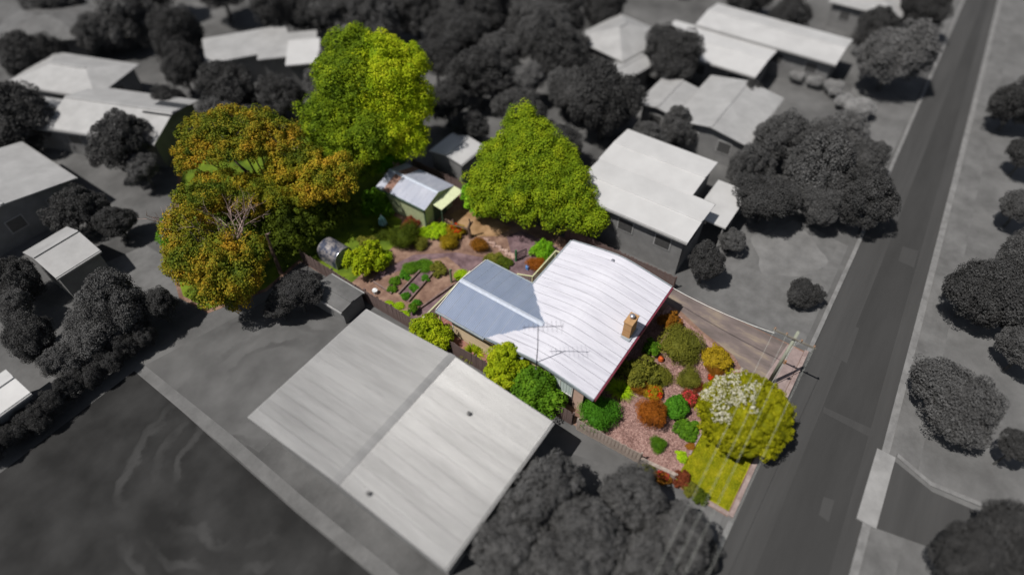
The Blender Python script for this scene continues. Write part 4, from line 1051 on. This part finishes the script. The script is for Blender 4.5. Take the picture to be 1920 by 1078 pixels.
MB().add([(19.2, 40.05, 6.75), (19.6, 40.05, 6.75), (19.6, 40.45, 6.75), (19.2, 40.45, 6.75), (19.4, 40.25, 6.9)], [(0, 1, 4), (1, 2, 4), (2, 3, 4), (3, 0, 4), (3, 2, 1, 0)]).build('lid', 'mint', b4)

# ------------------------------------------------------------------ the neighbours, drained of colour
def block(parent, cx, cy, lx, ly, rz, eave, rise, axis, roof, wallm='wall_grey', kind='gable', oh=.45, wins=True, z0=0.0):
    """one roofed block of a house, in world coordinates; lx, ly are roof sizes; axis = ridge direction"""
    c, s = math.cos(rz), math.sin(rz)
    def W(p): return (cx + p[0] * c - p[1] * s, cy + p[0] * s + p[1] * c, p[2])
    hx, hy = lx / 2, ly / 2
    wx, wy = hx - oh, hy - oh
    def put(mb, name, mat, par):
        mb.v = [W(p) for p in mb.v]
        return mb.build(name, mat, par)
    wl = MB().box(-wx, wx, -wy, wy, z0, eave - .05)
    wo = put(wl, 'wall', wallm, parent)
    th = .1
    if kind == 'flat':
        r_ = put(MB().box(-hx, hx, -hy, hy, eave, eave + .14), 'roof', roof, parent)
        return r_
    T = (lambda x, y: (x, y)) if axis == 'x' else (lambda x, y: (y, x))
    a, b = (hx, hy) if axis == 'x' else (hy, hx)
    in_ = 0 if kind == 'gable' else min(b, a * .85)
    zr = eave + rise
    planes = [[(-a, -b, eave), (a, -b, eave), (a - in_, 0, zr), (-a + in_, 0, zr)], [(a, b, eave), (-a, b, eave), (-a + in_, 0, zr), (a - in_, 0, zr)]]
    if in_: planes += [[(a, -b, eave), (a, b, eave), (a - in_, 0, zr)], [(-a, b, eave), (-a, -b, eave), (-a + in_, 0, zr)]]
    first = None
    for pl in planes:
        m = MB(); k = len(pl)
        top = [(*T(p[0], p[1]), p[2] + th) for p in pl]; bot = [(*T(p[0], p[1]), p[2]) for p in pl]
        m.add(top + bot, [tuple(range(k)), tuple(range(k, 2 * k))[::-1]] + [(i, k + i, k + (i + 1) % k, (i + 1) % k) for i in range(k)])
        ro = put(m, 'roof_plane', roof, parent)
        first = first or ro
    rc = MB().beam((*T(-a + in_ + .02, 0), zr + th + .02), (*T(a - in_ - .02, 0), zr + th + .02), .28, .06)
    put(rc, 'ridge_cap', roof, first)
    if kind == 'gable':
        aw = a - oh - .06
        for e in (-1, 1):
            m = MB(); q = [(e * aw, -(b - oh), eave - .06), (e * aw, b - oh, eave - .06), (e * aw, 0, zr - oh * rise / b)]
            q2 = [(p[0] + e * .05, p[1], p[2]) for p in q]
            m.add([(*T(p[0], p[1]), p[2]) for p in q + q2], [(0, 1, 2), (5, 4, 3), (0, 3, 4, 1), (1, 4, 5, 2), (2, 5, 3, 0)])
            put(m, 'gable_wall', wallm, parent)
    for e in (-1, 1):
        gx = MB().box(*(sorted((e * (b + .01), e * (b + .13)))), -a, a, eave - .1, eave + .04)
        gx.v = [((p[1], p[0], p[2]) if axis == 'x' else (p[0], p[1], p[2])) for p in gx.v]
        put(gx, 'gutter', 'trim_grey', parent)
    if wins:
        for fx, fy in ((-1, 0), (0, -1)):
            L = wy if fx else wx
            k = max(1, int(L * 2 / 3.2))
            for i in range(k):
                u = -L + (i + .5) * 2 * L / k
                zt = eave - .55
                if fx: fm = MB().box(-wx - .05, -wx - .003, u - .7, u + .7, zt - 1.25, zt); pm = MB().box(-wx - .06, -wx - .052, u - .6, u + .6, zt - 1.15, zt - .1)
                else: fm = MB().box(u - .7, u + .7, -wy - .05, -wy - .003, zt - 1.25, zt); pm = MB().box(u - .6, u + .6, -wy - .06, -wy - .052, zt - 1.15, zt - .1)
                f = put(fm, 'window', 'trim_grey', parent); put(pm, 'pane', 'pane_grey', f)
    return first

h = thing('house', 'big neighbouring house with broad pale two-sloped roof in the foreground', 'house', (10.8, 15.4, 0))
r1 = block(h, 10.83, 15.45, 9.9, 14.7, 0, 4.0, .68, 'x', 'roof_iron', 'wall_grey', oh=.6)
for i in range(13):
    a = 5.86 + 9.94 * i / 13; b = 5.86 + 9.94 * (i + 1) / 13 - .02
    for yy in ((8.08, 15.42), (15.48, 22.82)):
        prof = [(y, 4.135 + .68 * (1 - abs(y - 15.45) / 7.35)) for y in (yy[0], (yy[0] + yy[1]) / 2, yy[1])]
        corr(a, b, prof, (b - a) / 12, .008, 'x', .012).build('roof_sheet', 'roof_iron', r1)
MB().add([(5.84, 15.2, 4.82), (5.84, 15.45, 4.87), (5.84, 15.7, 4.82), (15.82, 15.2, 4.82), (15.82, 15.45, 4.87), (15.82, 15.7, 4.82)], [(0, 3, 4, 1), (1, 4, 5, 2)]).build('ridge_flashing', 'roof_iron', r1)
for x, y, z in ((13.2, 12.2, 4.42), (6.4, 13.6, 4.55)):
    MB().lathe([(.06, z - .1), (.06, z + .2), (.12, z + .22), (.12, z + .3), (.03, z + .34)], x, y, 10).build('roof_vent', 'roof_dark', h)
h = thing('house', 'tall neighbouring house with bright square roof right of the cone-shaped tree', 'house', (39, 13, 0))
block(h, 36.6, 12.95, 5.2, 10.3, 0, 3.95, .16, 'y', 'roof_white', 'wall_grey', oh=.35)
block(h, 41.7, 13.95, 5.2, 8.5, 0, 3.97, .16, 'y', 'roof_white', 'wall_grey', oh=.3, wins=False)
MB().box(38.9, 44.3, 6.4, 9.2, 2.35, 2.47).build('carport_roof', 'roof_pale', h)
for x, y in ((39.1, 6.6), (44.1, 6.6), (41.6, 6.6)):
    MB().box(x - .05, x + .05, y - .05, y + .05, 0, 2.34).build('carport_post', 'trim_grey', h)
MB().box(34.42, 34.46, 8.6, 17.2, 0.02, 1.2).build('subfloor_shade', 'roof_dark', h)  # dark sheet standing in for the shaded gap beneath the raised house

h = thing('house', 'far grey house with paired gable slopes behind the bright square roof', 'house', (54, 12, 0))
block(h, 54.2, 12.4, 9.6, 7.4, 0, 3.0, .6, 'x', 'roof_grey')
block(h, 53.2, 18.1, 6.0, 4.0, 0, 2.8, .35, 'x', 'roof_grey')
h = thing('house', 'far grey house with hipped roof half hidden by dark trees near the top', 'house', (60, 27, 0))
block(h, 61.0, 27.6, 8.4, 7.2, -.2, 3.0, 1.3, 'x', 'roof_grey', kind='hip')
block(h, 56.6, 24.3, 5.0, 3.2, -.2, 2.6, .3, 'x', 'roof_grey')
h = thing('house', 'long pale far house of two stepped roofs at top right', 'house', (67, 15, 0))
block(h, 64.6, 18.3, 6.8, 12.0, 0, 3.0, .25, 'y', 'roof_white')
block(h, 71.0, 14.0, 6.4, 15.6, 0, 3.3, .4, 'y', 'roof_pale')
h = thing('house', 'pale roofed house at the very top edge near the road', 'house', (87, 7, 0))
block(h, 87.5, 7.2, 9.0, 8.0, 0, 3.0, 1.0, 'x', 'roof_grey', kind='hip')
h = thing('house', 'large many-roofed grey house at upper left with a dark solar panel', 'house', (21, 62, 0))
block(h, 21.9, 70.0, 6.6, 10.6, R(20), 3.0, .9, 'y', 'roof_grey', kind='hip')
block(h, 20.6, 59.2, 7.2, 11.5, R(22), 3.0, 1.0, 'y', 'roof_grey', kind='gable')
block(h, 17.2, 64.6, 4.6, 7.4, R(22), 2.7, .7, 'y', 'roof_grey', kind='hip')
sp = Vector((22.9, 55.4, 0)); cs, sn_ = math.cos(R(22)), math.sin(R(22))
mb = MB()
q = []
for u, v in ((-1.3, -1.5), (1.3, -1.5), (1.3, 1.5), (-1.3, 1.5)):
    x = sp.x + u * cs - v * sn_; y = sp.y + u * sn_ + v * cs
    lx_ = (x - 20.6) * cs + (y - 59.2) * sn_
    q.append((x, y, 4.0 - 1.0 * abs(lx_) / 3.6 + .17))
mb.add(q + [(a, b, c + .05) for a, b, c in q], [(3, 2, 1, 0), (4, 5, 6, 7), (0, 1, 5, 4), (1, 2, 6, 5), (2, 3, 7, 6), (3, 0, 4, 7)])
mb.build('solar_panel', 'solar', h)
h = thing('house', 'flat grey L-shaped house at top left of the tall green tree', 'house', (37, 58, 0))
block(h, 36.2, 60.4, 9.0, 5.8, R(-33), 3.0, .0, 'x', 'roof_grey', kind='flat')
block(h, 38.6, 56.6, 6.2, 5.4, R(-43), 2.98, .0, 'x', 'roof_grey', kind='flat', wins=False)
block(h, 38.3, 53.8, 3.4, 5.4, R(-45), 3.16, .0, 'x', 'roof_white', kind='flat', wins=False)
h = thing('house', 'grey hip-roofed house cut by the left edge of the picture', 'house', (7, 58, 0))
block(h, 7.2, 58.2, 11.0, 9.0, 0, 3.0, 1.0, 'y', 'roof_grey', kind='gable')
h = thing('shed', 'small grey gabled shed at left with one bright slope', 'shed', (7.3, 47, 0))
block(h, 7.4, 47.0, 3.5, 4.6, 0, 2.5, .8, 'x', 'roof_grey', kind='gable', oh=.15, wins=False)
h = thing('shed', 'pale small shed roof at the left edge behind the hedge', 'shed', (-2.0, 37.8, 0))
block(h, -2.2, 38.2, 3.4, 3.0, 0, 2.4, .5, 'x', 'roof_pale', kind='gable', oh=.15, wins=False)
h = thing('house', 'low dark-roofed house in the top left corner', 'house', (26, 83, 0))
block(h, 26.4, 83.4, 10.0, 9.0, R(-45), 3.0, 1.0, 'x', 'roof_dark', kind='hip')
h = thing('shed', 'small pale grey shed glimpsed between the tall tree and cone-shaped tree', 'shed', (34.8, 30.2, 0))
block(h, 34.9, 30.3, 3.4, 3.6, 0, 2.5, .3, 'x', 'roof_pale', kind='gable', oh=.15, wins=False)
h = thing('shed', 'grey lean-to roof beside the lower end of the dark paling fence', 'shed', (16.8, 27.4, 0))
block(h, 16.9, 27.6, 2.2, 3.4, 0, 1.5, .1, 'y', 'roof_dark', kind='gable', oh=.1, wins=False)

# ---- grey trees: a few crown shapes, shared
def crown_unit(seed, n=40000, size=.048, lobes=9, core=.72):
    rgc = np.random.default_rng(seed)
    L = [(0, 0, 0, .7, .62)]
    for i in range(lobes):
        a = rgc.uniform(0, 6.28); e = rgc.uniform(-.5, 1.3); k = rgc.uniform(.42, .62)
        L.append((k * math.cos(a) * math.cos(e), k * math.sin(a) * math.cos(e), k * .9 * math.sin(e), rgc.uniform(.32, .5)))
    for i in range(len(L)): L[i] = (L[i][0], L[i][1], L[i][2] + 5) + tuple(L[i][3:])
    me = leaf_cloud('crown', L, n, size, seed, clump=.19, per=130, core=core, low=-.7, rnd=1.3)
    co = np.empty(len(me.vertices) * 3, np.float32); me.vertices.foreach_get('co', co)
    co[2::3] -= 5; me.vertices.foreach_set('co', co); me.update()
    return me
CU = [crown_unit(300 + i) for i in range(4)]
CO = [crown_unit(320 + i, 32000, .055, 14, .35) for i in range(3)]
TR = MB().tube([(0, 0, 0), (.03, .02, .5), (-.02, .03, 1)], [.075, .055, .04], 7).mesh('trunk')
def gtree(x, y, zc, r, mat, label, open_=False, cat='tree', name='tree', squash=None):
    hz = squash or 1.0
    t = thing(name, label, cat, (x, y, 0), random.uniform(0, 6.28), 'trees of the surrounding gardens')
    me = random.choice(CO if open_ else CU)
    zc = max(zc, r * hz * .8)
    link('trunk', TR, 'bark_grey', t, False, None, 0, (r, r, zc))
    link('crown', me, 'leaf_grey_' + mat, t, False, (0, 0, zc), 0, (r * random.uniform(.85, 1.2), r * random.uniform(.85, 1.15), r * hz * (1 if squash else random.uniform(.75, 1.25))))
    return t
GT = [
 (59.1, 20.8, 4, 3.4, 'dark', 'dark round tree in front of the long pale far house'),
 (46.8, 21.9, 4, 3.5, 'dark', 'dark round tree behind the bright square roof, right of the cone-shaped tree'),
 (50.1, 41.9, 4, 3.4, 'dark', 'dark tree right of the tall green tree, upper of the cluster'),
 (44.3, 34.7, 4, 3.1, 'dark', 'dark tree in the gap between the tall tree and cone-shaped tree'),
 (40.0, 35.4, 3, 2.5, 'dark', 'dark tree above the small pale shed between the coloured trees'),
 (44.3, 40.2, 4, 2.7, 'dark', 'dark tree touching the upper right of the tall yellow-green tree'),
 (53.8, 34.6, 4, 2.8, 'mid', 'grey tree below the top edge above the cone-shaped tree'),
 (51.9, 29.4, 4, 2.7, 'dark', 'dark tree upper right of the cone-shaped tree tip'),
 (47.5, 31.4, 3, 2.2, 'light', 'pale grey rounded tree just above the cone-shaped tree tip'),
 (71.9, 1.6, 4, 3.7, 'light', 'large pale grey tree beside the road at upper right'),
 (52.3, 6.9, 3, 2.8, 'mid', 'grey tree right of the paired gable house'),
 (49.6, 2.7, 3, 3.1, 'mid', 'broad grey tree between the paired gable house and the road'),
 (44.0, 4.9, 3, 2.4, 'dark', 'dark tree beside the carport of the bright square roof'),
 (48.3, -1.4, 3, 2.5, 'dark', 'dark tree at the left road edge above the pale forecourt'),
 (57.3, 2.4, 2.5, 2.2, 'light', 'pale scrubby tree between the large pale tree and the broad grey tree'),
 (34.6, 6.2, 2.3, 1.6, 'dark', 'dark bush at the front corner of the bright square roof house'),
 (37.0, -1.0, 1, 1.2, 'dark', 'dark low bush beside the road below the pale forecourt'),
 (32.4, -11.2, 2.3, 2.6, 'mid', 'lone round tree on the far side of the road'),
 (42.5, -10.9, 3, 2.3, 'dark', 'dark tree on the far side of the road above the lone round tree'),
 (43.1, -13.0, 3, 2.5, 'dark', 'dark tree at the right edge above the lone round tree'),
 (47.7, -13.0, 3, 1.8, 'mid', 'grey tree at the right edge, upper of the group over the road'),
 (70.8, -10.2, 3, 2.5, 'dark', 'dark tree at the upper right edge across the road'),
 (63.3, -12.0, 2.5, 1.7, 'dark', 'small dark tree at the right edge across the road'),
 (21.9, -13.2, 3, 1.9, 'dark', 'dark tree at bottom right beside the opposite driveway'),
 (23.9, -15.2, 3, 2.0, 'dark', 'dark tree in the bottom right corner'),
 (31.0, -15.0, 2.5, 1.1, 'dark', 'small dark tree at the right edge below the lone round tree'),
 (9.0, 6.6, 3.0, 1.9, 'mid', 'grey tree at the near corner of the foreground roof'),
 (11.9, 6.3, 3.2, 2.2, 'mid', 'grey tree overhanging the front edge of the foreground roof'),
 (11.8, 3.1, 3.2, 2.2, 'mid', 'grey tree at bottom centre below the foreground roof'),
 (15.0, 2.3, 2.6, 1.9, 'mid', 'grey tree outside the front garden fence'),
 (14.5, -.5, 2.6, 2.0, 'mid', 'grey tree beside the verge grass at the bottom'),
 (12.1, 0.0, 2.6, 1.7, 'mid', 'grey tree at the bottom edge left of the road'),
 (9.6, 3.6, 2.6, 1.9, 'mid', 'grey tree at the bottom edge below the foreground house'),
 (14.9, -2.0, 1.4, 1.0, 'dark', 'small dark bush at the kerb below the verge grass'),
 (17.7, 54.8, 3.5, 2.6, 'dark', 'dark tree against the many-roofed upper left house'),
 (6.3, 38.4, 2.8, 2.4, 'mid', 'grey bare-looking tree at left below the small gabled shed'),
 (4.4, 38.3, 2.3, 1.9, 'mid', 'grey tree at left behind the hedge'),
 (8.6, 37.0, 2, 1.6, 'dark', 'dark tree at the end of the hedge beside the bronze gum'),
 (1.7, 41.2, 2, 1.9, 'dark', 'dark tree at the left edge above the hedge'),
 (3.9, 47.4, 2, 1.8, 'dark', 'dark tree left of the small gabled shed'),
 (10.8, 50.9, 2, 1.9, 'dark', 'dark tree behind the small gabled shed'),
 (15.0, 29.4, 2.3, 1.7, 'dark', 'dark tree in the neighbour yard below the bronze gum'),
 (13.6, 30.0, 1.6, 1.1, 'dark', 'small dark bush beside the bronze gum in the neighbour yard'),
 (14.1, 66.3, 3, 2.9, 'dark', 'dark tree at the upper left edge'),
 (31.9, 76.1, 3, 3.5, 'mid', 'grey tree along the top edge at left'),
 (32.8, 68.3, 3, 3.1, 'dark', 'dark tree between the many-roofed and L-shaped houses'),
 (28.7, 54.0, 3, 2.8, 'dark', 'dark tree below the L-shaped flat house'),
 (31.1, 49.7, 3, 2.5, 'dark', 'dark tree between the L-shaped house and the tall green tree'),
 (27.0, 48.6, 2.5, 1.9, 'dark', 'dark tree behind the arching gum crown'),
 (21.2, 76.8, 3, 2.8, 'dark', 'dark tree above the many-roofed house'),
 (47.6, 52.2, 4, 3.4, 'mid', 'grey tree at the top edge above the tall green tree'),
 (45.8, 57.1, 4, 3.0, 'mid', 'grey tree at the top edge right of the L-shaped house'),
 (42.1, 62.0, 4, 2.6, 'dark', 'dark tree at the top edge behind the L-shaped house'),
 (51.4, 49.1, 4, 3.0, 'dark', 'dark tree at the top edge right of the tall green tree'),
 (56.2, 42.1, 4, 3.0, 'dark', 'dark tree at the top centre edge'),
 (66.2, 32.9, 3, 2.8, 'dark', 'dark tree behind the hipped far house'),
 (58.0, 36.0, 3.5, 2.6, 'mid', 'grey tree at the top edge left of the hipped far house'),
 (76.8, 13.9, 3, 2.5, 'dark', 'dark tree behind the long pale far house'),
 (80.0, 20.0, 3, 3.0, 'dark', 'dark tree at the top edge behind the long pale house'),
 (86.1, 1.4, 3, 3.0, 'dark', 'dark tree at the top beside the road'),
 (78.4, 4.8, 3, 2.4, 'dark', 'dark tree above the large pale tree'),
 (58.6, 11.4, 2, 1.6, 'dark', 'dark bush at the end of the paired gable house'),
 (49.5, 15.2, 2.5, 1.9, 'mid', 'grey tree behind the bright square roof'),
 (46.9, 16.8, 2.2, 1.6, 'mid', 'grey bush at the back corner of the bright square roof'),
 (37.9, 31.2, 2.6, 1.6, 'dark', 'dark bush beside the small pale shed'),
 (40.6, 22.6, 2.2, 1.9, 'dark', 'dark tree between the cone-shaped tree and bright square roof'),
 (42.0, 27.6, 3, 2.4, 'dark', 'dark tree directly behind the cone-shaped tree'),
 (36.6, 44.0, 3, 2.6, 'dark', 'dark tree directly behind the tall green tree'),
 (39.5, 49.0, 3, 2.5, 'dark', 'dark tree in front of the bright end of the L-shaped house'),
 (24.6, 58.5, 2.5, 1.6, 'dark', 'dark bush at the solar panel end of the many-roofed house'),
 (56.0, 31.5, 3, 2.2, 'mid', 'grey tree left of the hipped far house'),
 (36, 80, 4, 4, 'dark', 'dark tree at the top edge behind the many-roofed house'),
 (42, 72, 4, 3.6, 'mid', 'grey tree at the top edge behind the dark tree row'),
 (52, 60, 4, 3.6, 'dark', 'dark tree beyond the top edge row'),
 (62, 48, 4, 3.6, 'mid', 'grey tree far behind the top centre'),
 (72, 40, 4, 3.6, 'dark', 'dark tree far behind the hipped house'),
 (82, 30, 4, 3.6, 'mid', 'grey tree far behind the long pale house'),
 (29.6, 87.0, 3, 3.0, 'mid', 'grey tree behind the low dark-roofed corner house'),
 (28.6, 76.6, 3, 2.4, 'mid', 'grey tree between the dark-roofed corner house and the many-roofed house'),
 (28.9, 61.8, 3, 2.2, 'dark', 'dark tree beside the left end of the L-shaped house'),
 (24.8, 50.6, 3, 2.2, 'mid', 'grey tree touching the top of the arching gum'),
 (34.4, 47.2, 3, 2.2, 'mid', 'grey tree touching the left side of the tall green tree'),
 (44.7, 59.4, 3, 2.7, 'dark', 'dark tree right behind the bright end of the L-shaped house'),
 (54.4, 46.0, 3, 3.0, 'mid', 'grey tree at top centre, left of the top centre dark tree'),
 (57.6, 38.9, 3, 2.6, 'mid', 'grey tree at top centre, right of the top centre dark tree'),
 (61.2, 36.2, 3, 2.7, 'dark', 'dark tree at the top, left behind the hipped far house'),
 (50.4, 37.0, 3, 2.5, 'mid', 'grey tree in the middle of the dark cluster right of the tall tree'),
 (43.6, 30.6, 2.5, 1.7, 'mid', 'small grey tree left of the cone-shaped tree tip'),
 (48.3, 26.4, 3, 2.3, 'mid', 'grey tree right of the pale rounded tree behind the cone-shaped tree'),
 (47.6, 7.6, 2.4, 1.9, 'mid', 'grey tree behind the carport of the bright square roof'),
 (53.6, 3.2, 2.5, 2.2, 'mid', 'grey tree in the clump left of the road, upper middle'),
 (54.6, -.6, 2.5, 2.0, 'mid', 'grey tree in the clump nearest the road, upper end'),
 (45.9, 1.2, 2.5, 1.9, 'mid', 'grey tree at the front of the clump above the pale forecourt'),
 (55.5, -12.6, 2.5, 1.8, 'mid', 'grey tree at the right edge between two dark trees across the road'),
 (39.2, -14.6, 2.5, 1.7, 'mid', 'grey tree at the right edge below the dark pair across the road'),
 (2.4, 45.4, 2, 1.7, 'mid', 'grey tree at the left edge below the gable house'),
 (17.2, 51.6, 2.2, 1.6, 'mid', 'grey bush between the many-roofed house and the arching gum'),
 (2.2, 38.4, 1.5, 1.3, 'mid', 'low grey bush just behind the hedge'),
 (39.3, 5.6, 1.4, 1.1, 'mid', 'small grey bush in front of the carport'),
 (12.0, 47.6, 2, 1.5, 'dark', 'dark bush right of the small gabled shed'),
]
for x, y, z, r, m_, lab in GT:
    gtree(x, y, z, r, m_, lab, random.random() < .5 or (x < 16 and y < 8))
for i, (x, y, r) in enumerate(((68.6, 9.6, 1.1), (68.5, 7.6, 1.2), (68.0, 5.6, 1.2), (65.2, 2.2, 1.5), (66.0, 4.0, .9))):
    gtree(x, y, .9, r, 'white', ['pale flowering bush at the left end of the row by the long house', 'pale flowering bush in the row by the long pale house', 'pale flowering bush at the right end of the row by the long house', 'whitest flowering bush below the large pale tree', 'small pale flowering bush above the whitest bush'][i], False, 'shrub', 'shrub', .7)
for i in range(9):
    gtree(-4.2 + i * 1.35, 36.2 + .12 * math.sin(i * 2.0), 1.1, .95, 'dark', ['first', 'second', 'third', 'fourth', 'fifth', 'sixth', 'seventh', 'eighth', 'ninth'][8 - i] + ' dark hedge bush along the dark lawn, counted from the pale path', False, 'hedge', 'hedge_bush', 1.2)
for o in COL.objects:
    if o.name.startswith('hedge_bush'): o['group'] = 'hedge bushes along the dark lawn'
